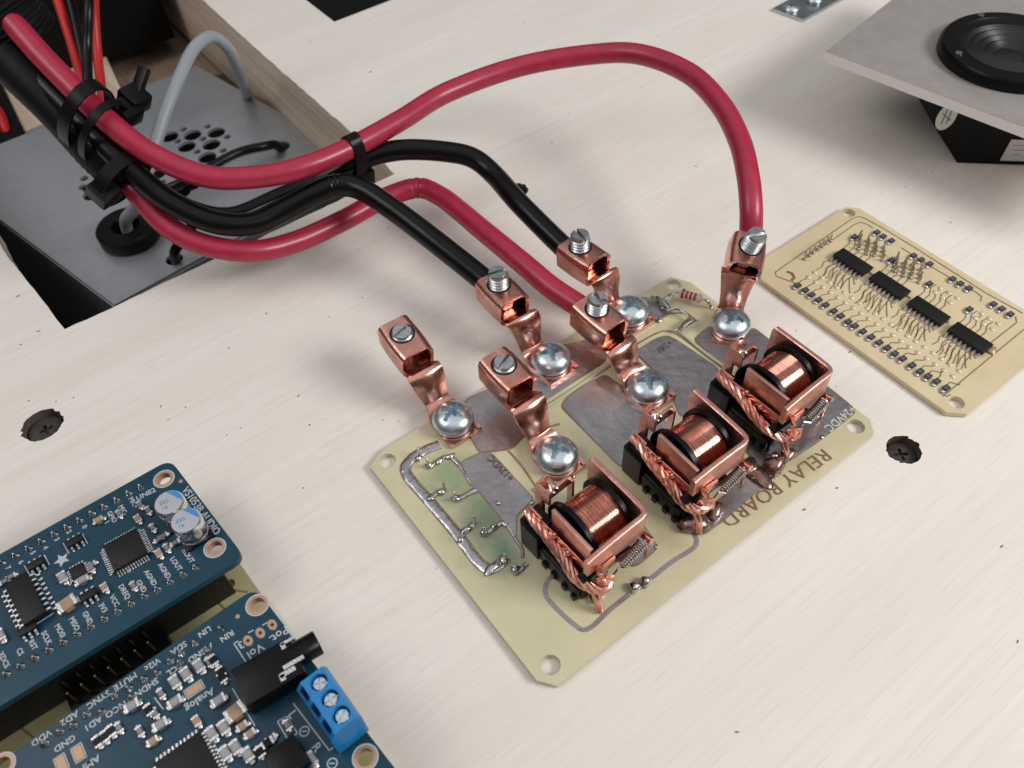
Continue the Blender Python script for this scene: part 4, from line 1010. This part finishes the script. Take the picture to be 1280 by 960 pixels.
def blue_board(name, label, poly, holes, loc):
    t = thing(name, label, 'circuit board', loc); o = ORG[t.name]
    m = MB().prism(roundpoly(poly, .28), ZB - .16, ZB)
    cu = [MB().lathe([(.155, ZB - 1), (.155, ZB + 1)], 24, M=Matrix.Translation((h.x, h.y, 0))) for h in holes]
    obj_from(boolean(m, cu, MBLUE), 'board', t, -Vector(o))
    rg = None
    for h in holes:
        loc2 = Vector((h.x, h.y, 0)) - Vector(o)
        if rg is None:
            rg = MB().lathe([(.152, ZB - .165), (.156, ZB - .165), (.156, ZB + .006), (.205, ZB + .008), (.205, ZB + .012), (.150, ZB + .014), (.148, ZB - .165)], 32, cap=False).build('plated_hole', MGOLD, t, org=(0, 0, 0)); rg.location = loc2
            w = MB().lathe([(.207, ZB + .003), (.235, ZB + .003), (.235, ZB + .009), (.207, ZB + .009)], 32, cap=False).build('white_ring', MWHITE, rg, org=(0, 0, 0))
        else: inst(rg, t, loc2)
    return t, Vector(o)
def c5(x, y, z=ZB): return U(x / 4, 560 + y / 4, z)
def c6(x, y, z=ZB): return U(x / 2.667, 720 + y / 2.667, z)
b1, b1o = blue_board('audio_board', 'small dark blue audio board with two silver round capacitors, raised above the carrier board',
                     [(-15.2, 5.37), (-8.80, 5.39), (-8.53, 2.12), (-15.2, 2.17)], [c5(820, 155), c5(1075, 500)], (-11.0, 3.8, 0))
bq, bqo = blue_board('amplifier_board', 'dark blue amplifier board with a headphone jack and a blue screw terminal',
                     [(-15.4, 1.10), (-8.66, 1.36), (-8.22, -3.4), (-8.1, -4.6), (-15.2, -4.6)], [c6(858, 97), c6(1218, 605), c6(8, 632)], (-11.0, -1.5, 0))
MT1 = mat('grey_part_top', (.22, .21, .22), .3, .35); MT2 = MTAN
def smd(l, w, h, body, top):
    m = MB().box((0, 0, h / 2 + .005), (l * .62, w, h)).box((l * .36, 0, h / 2), (l * .28, w * 1.02, h * 1.03), mi=1).box((-l * .36, 0, h / 2), (l * .28, w * 1.02, h * 1.03), mi=1)
    m.blob((l * .55, 0, .02), (.055, w * .45, .04), mi=1, amp=.06, seg=8).blob((-l * .55, 0, .02), (.055, w * .45, .04), mi=1, amp=.06, seg=8)
    m.box((0, 0, h + .008), (l * .5, w * .7, .004), mi=2); return m, [body, MEND, top]
PROTO = {}
def put(kind, parent, po, p, a):
    if kind not in PROTO:
        l, w, h, b_, t_, nm = dict(r=(.20, .12, .06, MCHIPT, MT1, 'chip_resistor'), c=(.20, .13, .09, MTAN, MTAN, 'chip_capacitor'), g=(.26, .17, .10, MT1, MGRYC, 'chip_capacitor'), C=(.36, .26, .13, MTAN, MTAN, 'chip_capacitor'), k=(.22, .14, .08, MBASE, MBASE, 'chip_diode'))[kind]
        m, ms = smd(l, w, h, b_, t_); PROTO[kind] = (m.mesh(nm, ms), nm)
    me, nm = PROTO[kind]; o = bpy.data.objects.new(nm, me); col.objects.link(o); o.parent = parent
    o.location = Vector((p.x, p.y, ZB + .004)) - po; o.rotation_euler = (0, 0, a); return o
AY = math.pi / 2 + .06
for kind, x, y, a in [('c', 695, 362, AY), ('r', 705, 290, AY), ('r', 745, 318, AY), ('r', 768, 405, AY), ('r', 820, 447, 0), ('r', 800, 462, 0), ('c', 800, 535, AY), ('r', 838, 505, AY), ('c', 500, 368, 0), ('r', 600, 335, AY),
                      ('g', 322, 655, AY), ('g', 420, 668, 0), ('r', 462, 605, AY), ('c', 530, 705, AY), ('r', 672, 695, AY), ('C', 348, 790, .1), ('r', 60, 650, 0), ('r', 30, 672, 0), ('g', 10, 945, AY), ('r', 880, 480, 0), ('r', 460, 590, 0)]:
    put(kind, b1, b1o, c5(x, y), a)
# sot parts with five pins
def sot(parent, po, p, a, l=.34):
    o = soic(6, l, .17, .09, name='small_chip', parent=parent, pins=3, pitch=.11, pw=.045, reach=.10); o.location = Vector((p.x, p.y, ZB)) - po; o.rotation_euler = (0, 0, a); return o
sot(b1, b1o, c5(385, 475), R_(90)); sot(b1, b1o, c5(190, 590), R_(90)); sot(b1, b1o, c5(452, 745), R_(90)); sot(b1, b1o, c5(150, 915), R_(90))
# square flat chip
def qfp(parent, po, p, w, n, a=0.0, name='square_chip'):
    o = MB().box((0, 0, .09), (w, w, .12), bev=.015).lathe([(.04, .1505), (.001, .152)], 12, M=Matrix.Translation((-w * .38, -w * .38, 0)))
    pn_ = o; pit = w * .88 / (n - 1)
    for s_ in range(4):
        R4 = Matrix.Rotation(s_ * math.pi / 2, 4, 'Z')
        for k in range(n):
            y = (k - (n - 1) / 2) * pit
            pn_.box((w / 2 + .03, y, .07), (.05, pit * .5, .02), 1, M=R4).box((w / 2 + .055, y, .04), (.015, pit * .5, .06), 1, M=R4).box((w / 2 + .085, y, .012), (.07, pit * .5, .018), 1, M=R4)
    o = pn_.build(name, [MCHIP, MEND], parent, org=(0, 0, 0)); o.location = Vector((p.x, p.y, ZB)) - po; o.rotation_euler = (0, 0, a); return o
qfp(b1, b1o, c5(628, 510, ZB + .1), .70, 12, -.03)
qfp(b1, b1o, c5(390, 618, ZB + .1), .28, 5, -.03, 'small_square_chip')
o = soic(16, 1.12, .44, .18, parent=b1, pins=8, pitch=.135, reach=.16, name='long_chip'); p = c5(135, 760, ZB + .12); o.location = Vector((p.x, p.y, ZB)) - b1o; o.rotation_euler = (0, 0, .05)
# round capacitors
for x, y in ((842, 268), (925, 358)):
    p = c5(x, y, ZB + .62); cmb = MB().lathe([(.30, .06), (.31, .10), (.285, .14), (.31, .18), (.31, .56), (.285, .60), (.001, .602)], 40)
    cmb.box((0, 0, .03), (.64, .64, .06), mi=1, bev=.02)
    co = cmb.build('round_capacitor', [MALU, MBASE], b1, org=(0, 0, 0)); co.location = Vector((p.x, p.y, ZB)) - b1o
    seg = [(.275 * math.cos(R_(a)), .275 * math.sin(R_(a))) for a in range(-28, 83, 6)]
    MB().prism(seg, .6025, .608).build('blue_segment', MBCAP, co, org=(0, 0, 0))
    for dy, s_ in ((.06, '220'), (-.08, '16')):
        text(s_, .13, (-.10 + dy * .3, dy, .605), -.2, mat('cap_print', (.12, .22, .42), 0, .5), co, depth=.002)
# through-hole solder joints, two rows
sj = MB().lathe([(.085, 0), (.075, .02), (.045, .06), (.03, .12), (.001, .14)], 12).mesh('pin_joint', MSOLD)
def row(parent, po, pA, pB, n, start=0):
    for k in range(n):
        p = pA + (pB - pA) * (k / (n - 1)); o = obj_from(sj, 'pin_joint', parent, Vector((p.x, p.y, ZB + .002)) - po)
row(b1, b1o, c5(705, 198), c5(78, 542), 11); p_ = c5(705, 198) - (c5(705, 198) - c5(78, 542)) * 1.2
for k in (11, 12):
    p = c5(705, 198) + (c5(78, 542) - c5(705, 198)) * (k / 10); obj_from(sj, 'pin_joint', b1, Vector((p.x, p.y, ZB + .002)) - b1o)
row(b1, b1o, c5(978, 600), c5(455, 895), 9)
for k in range(9, 16):
    p = c5(978, 600) + (c5(455, 895) - c5(978, 600)) * (k / 8); obj_from(sj, 'pin_joint', b1, Vector((p.x, p.y, ZB + .002)) - b1o)
def lab(s, x, y, a, sz, cf=c5, par=b1, po=b1o, sx=1.0):
    p = cf(x, y); text(s, sz, (p.x, p.y, ZB + .006), a, MWHITE, par, org=po, depth=.003, bold=.003, sx=sx)
D = math.radians(-86)
lab('VS1053B AUDIO', 1004, 314, D, .235, sx=.9)
lab('LINE2', 730, 232, R_(-4), .17)
for s_, x, y in (('MIC+', 668, 275), ('MIC-', 615, 312), ('GPIO', 560, 345), ('1', 535, 372), ('0', 423, 395), ('2', 345, 420), ('3', 285, 458), ('4', 228, 500), ('5', 165, 525), ('6', 105, 572), ('7', 40, 600)): lab(s_, x, y, D, .145)
for s_, x, y in (('ROUT', 940, 540), ('LOUT', 880, 580), ('AGND', 822, 615), ('AGND', 752, 650), ('GND', 706, 692), ('DREQ', 622, 720), ('VCC', 572, 765), ('3V3', 515, 800), ('GND', 438, 850), ('MISO', 372, 880), ('MOSI', 300, 915), ('SCLK', 232, 950), ('RST', 165, 985), ('CS', 100, 1020), ('XDCS', 20, 1060)): lab(s_, x, y, D, .145)
sx_ = c5(310, 560); st_ = [(sx_.x + (.17 if k % 2 == 0 else .075) * math.cos(math.pi / 5 * k + .5), sx_.y + (.17 if k % 2 == 0 else .075) * math.sin(math.pi / 5 * k + .5)) for k in range(10)]
MB().prism(st_, ZB + .002, ZB + .008).build('white_star', MWHITE, b1)
def wline(cf, pts, w=.022):
    par = b1 if cf is c5 else bq; MB().strip([tuple(cf(*p)[:2]) for p in pts], w, ZB + .002, ZB + .007).build('white_line', MWHITE, par)
for q in ([(315, 475), (345, 527)], [(412, 430), (438, 478)], [(122, 588), (152, 638)], [(222, 535), (248, 585)], [(8, 672), (90, 632)], [(145, 905), (270, 825)], [(620, 560), (650, 622)]): wline(c5, q)
o = MB().lathe([(.05, 0), (.045, .02), (.001, .022)], 12).build('via', MGOLD, b1, org=(0, 0, 0)); o.location = Vector((*c5(905, 168)[:2], ZB + .003)) - b1o

# ---- amplifier board parts
jk = MB().box((-9.10, -.46, ZB + .26), (1.38, .72, .50), bev=.03).box((-8.38, -.42, ZB + .25), (.2, .58, .46), bev=.02)
jk = MB()
jp = [c6(x, y, ZB + .48) for x, y in ((762, 318), (968, 200), (1010, 315), (828, 440))]
jx = (jp[1] - jp[0]).normalized(); jc = (jp[0] + jp[1] + jp[2] + jp[3]) / 4
ja = math.atan2(jx.y, jx.x)
jl, jw = ((jp[1] - jp[0]).length + (jp[2] - jp[3]).length) / 2, ((jp[3] - jp[0]).length + (jp[2] - jp[1]).length) / 2
jk.box((jc.x, jc.y, ZB + .25), (jl, jw, .48), rz=ja, bev=.03)
jo = jk.build('headphone_jack', MBASE, bq)
bE = Vector((jc.x, jc.y, 0)) + Vector((math.cos(ja), math.sin(ja), 0)) * (jl / 2)
nn = Vector((-math.sin(ja), math.cos(ja), 0)); bE += nn * (jw * .12)
Mb = Matrix.Translation((bE.x, bE.y, ZB + .27)) @ Matrix.Rotation(ja, 4, 'Z') @ Matrix.Rotation(math.pi / 2, 4, 'Y')
MB().lathe([(.24, -.1), (.24, .40), (.225, .42), (.13, .42), (.125, .40), (.12, .1), (.001, .1)], 32, M=Mb).build('jack_barrel', MBASE, jo)
def loc_(a, b, z): q = jc + jx * a + nn * b; return Vector((q.x, q.y, z))
cl_ = MB()
cl_.box(loc_(jl * .46, jw * .40, ZB + .505), (.28, .06, .03), rz=ja).box(loc_(jl * .36, jw * .34, ZB + .505), (.08, .12, .03), rz=ja)
cl_.box(loc_(jl * .40, -jw * .16, ZB + .505), (.40, .08, .03), rz=ja).box(loc_(jl * .26, -jw * .30, ZB + .505), (.30, .09, .03), rz=ja).box(loc_(jl * .16, -jw * .36, ZB + .50), (.10, .12, .04), rz=ja)
cl_.build('contact_spring', MEND, jo)
# screw terminal
tp = [c6(x, y, ZB + .95) for x, y in ((985, 352), (1078, 308), (1196, 480), (1100, 520))]
tcx = (tp[0] + tp[1] + tp[2] + tp[3]) / 4; ty = ((tp[3] - tp[0]) + (tp[2] - tp[1])).normalized(); ta_ = math.atan2(ty.y, ty.x) + math.pi / 2
tl_ = ((tp[3] - tp[0]).length + (tp[2] - tp[1]).length) / 2; tw_ = .62
def tloc(a, b, z): return Vector((tcx.x - math.sin(ta_) * b + math.cos(ta_) * a, tcx.y + math.cos(ta_) * b + math.sin(ta_) * a, z))
tbm = MB(); Tm = Matrix.Translation((tcx.x, tcx.y, ZB)) @ Matrix.Rotation(ta_, 4, 'Z')
prof = [(-.31, .02), (.31, .02), (.31, .80), (.24, .93), (-.20, .93), (-.31, .78)]
vs = [(x, s_ * tl_ / 2, z) for s_ in (-1, 1) for x, z in prof]; n = 6
tbm.add(vs, [tuple(range(n)), tuple(range(n, 2 * n))[::-1]] + [(i, (i + 1) % n, n + (i + 1) % n, n + i) for i in range(n)], 0, Tm)
cu = []
SYS = [tl_ / 2 - tl_ * (.18 + .32 * k) for k in range(3)]
for y in SYS:
    cu.append(MB().lathe([(.155, .70), (.155, 1.2)], 24, M=Tm @ Matrix.Translation((.06, y, 0))))
    cu.append(MB().box((-.23, y, .80), (.08, .26, .5), M=Tm))
me_t = boolean(tbm, cu, MBTER); to = obj_from(me_t, 'screw_terminal', bq, -bqo); ORG[to.name] = tuple(bqo)
tsh = boolean(MB().lathe([(.13, .0), (.13, .12), (.11, .15), (.001, .15)], 24), [MB().box((0, 0, .16), (.3, .04, .1)), MB().box((0, 0, .16), (.041, .3, .1))], MZINC)
for y in SYS:
    so = obj_from(tsh, 'terminal_screw', to); so.matrix_local = Tm @ Matrix.Translation((.06, y, .70)) @ Matrix.Rotation(y * 3, 4, 'Z')
lab6 = lambda s_, x, y, a=math.pi + .03, sz=.17, sx=1.0: lab(s_, x, y, a, sz, c6, bq, bqo, sx)
for s_, x, y in (('LIN', 682, 186), ('RIN', 757, 200), ('AGND', 668, 257), ('SDA', 596, 240), ('SCL', 580, 312), ('Vi2c', 508, 295), ('SHDN', 488, 372), ('MUTE', 418, 352), ('SYNCO', 402, 434), ('SYNC', 328, 412), ('AD1', 310, 492), ('AD2', 232, 474), ('VDD', 138, 540), ('GND', 216, 558)): lab6(s_, x, y)
lab6('Analog', 666, 412, sz=.20); lab6('Pot.', 930, 195, sz=.24); lab6('Vol', 852, 250, sz=.24); lab6('3', 803, 230, sz=.22); lab6('1', 935, 140, sz=.2)
lab6('L', 975, 462, D, .22); lab6('R', 1055, 572, D, .22); lab6('AMP', 300, 625, sz=.18)
for q in ([(780, 225), (795, 217)], [(780, 225), (822, 290)], [(822, 290), (975, 205)], [(975, 205), (935, 135)], [(875, 165), (892, 155)], [(828, 190), (846, 180)],
          [(978, 425), (1098, 582)], [(1098, 582), (1112, 572)], [(925, 485), (957, 468)], [(957, 468), (992, 525)], [(925, 485), (960, 545)], [(960, 545), (992, 525)],
          [(640, 548), (700, 640)], [(775, 375), (850, 500)], [(515, 405), (545, 445)], [(735, 360), (770, 345)]): wline(c6, q)
for q in ((1015, 518), (1108, 625)):
    pc_ = c6(*q); MB().lathe([(.075, ZB + .002), (.095, ZB + .002), (.095, ZB + .007), (.075, ZB + .007)], 20, M=Matrix.Translation((pc_.x, pc_.y, 0)), cap=False).box((pc_.x, pc_.y, ZB + .0045), (.10, .02, .005), rz=-.6).build('polarity_mark', MWHITE, bq)
def ovalpad(x, y):
    p = c6(x, y); o = MB().prism([(.085 * math.cos(t * .3142) * 1, .12 * math.sin(t * .3142)) for t in range(20)], 0, .006).build('oval_pad', MGOLD, bq, org=(0, 0, 0)); o.location = Vector((p.x, p.y, ZB + .002)) - bqo; o.rotation_euler = (0, 0, .05)
    MB().lathe([(.035, .0062), (.001, .008)], 12).build('pad_hole', MDARK, o, org=(0, 0, 0))
for q in ((908, 163), (868, 190), (827, 216)): ovalpad(*q)
def goldpad(x, y, w, h, a):
    p = c6(x, y); o = MB().box((0, 0, .002), (w, h, .006)).build('solder_jumper', MGOLD, bq, org=(0, 0, 0)); o.location = Vector((p.x, p.y, ZB + .004)) - bqo; o.rotation_euler = (0, 0, a)
    f = MB().box((0, h / 2 + .02, 0), (w + .06, .02, .006)).box((0, -h / 2 - .02, 0), (w + .06, .02, .006)).box((w / 2 + .02, 0, 0), (.02, h, .0058)).box((-w / 2 - .02, 0, 0), (.02, h, .0058)); f.build('white_frame', MWHITE, o, org=(0, 0, 0))
goldpad(648, 378, .30, .14, 0); goldpad(262, 590, .15, .26, 0); goldpad(205, 625, .15, .26, 0)
for kind, x, y, a in [('g', 588, 358, AY), ('g', 625, 332, AY), ('g', 668, 305, AY), ('r', 700, 290, AY), ('k', 715, 285, AY), ('k', 740, 325, AY), ('k', 745, 342, AY), ('r', 540, 395, AY), ('g', 588, 425, 0), ('g', 733, 420, 0), ('k', 330, 555, AY), ('k', 352, 540, AY), ('k', 375, 520, AY), ('r', 400, 508, AY),
                      ('g', 445, 438, 0), ('k', 500, 450, AY), ('r', 520, 460, AY), ('r', 470, 520, AY), ('g', 540, 500, 0), ('c', 515, 555, 0), ('c', 660, 488, AY), ('g', 710, 530, AY), ('g', 750, 510, AY), ('g', 755, 595, AY), ('g', 790, 575, AY), ('C', 790, 460, .1), ('c', 812, 505, 0), ('c', 838, 530, 0),
                      ('r', 960, 500, AY), ('g', 1040, 615, AY), ('k', 895, 560, 0), ('k', 870, 590, AY), ('r', 905, 545, 0), ('g', 830, 600, AY)]:
    put(kind, bq, bqo, c6(x, y), a)
qfp(bq, bqo, c6(625, 640, ZB + .1), .85, 11, .02)
o = MB().box((0, 0, .16), (.62, .62, .32), bev=.06).build('power_inductor', MBASE, bq, org=(0, 0, 0)); p = c6(955, 610, ZB + .3); o.location = Vector((p.x, p.y, ZB)) - bqo; o.rotation_euler = (0, 0, .05)
for q in ((735, 178), (650, 225), (690, 245), (605, 258), (568, 285), (600, 290), (525, 325), (480, 345), (430, 375), (440, 405), (380, 400), (290, 463), (340, 455), (245, 500), (200, 520), (150, 560)):
    p = c6(*q); obj_from(sj, 'pin_joint', bq, Vector((p.x, p.y, ZB + .002)) - bqo)
o = MB().lathe([(.05, 0), (.045, .02), (.001, .022)], 12).build('via', MGOLD, bq, org=(0, 0, 0)); o.location = Vector((*c6(793, 136)[:2], ZB + .003)) - bqo
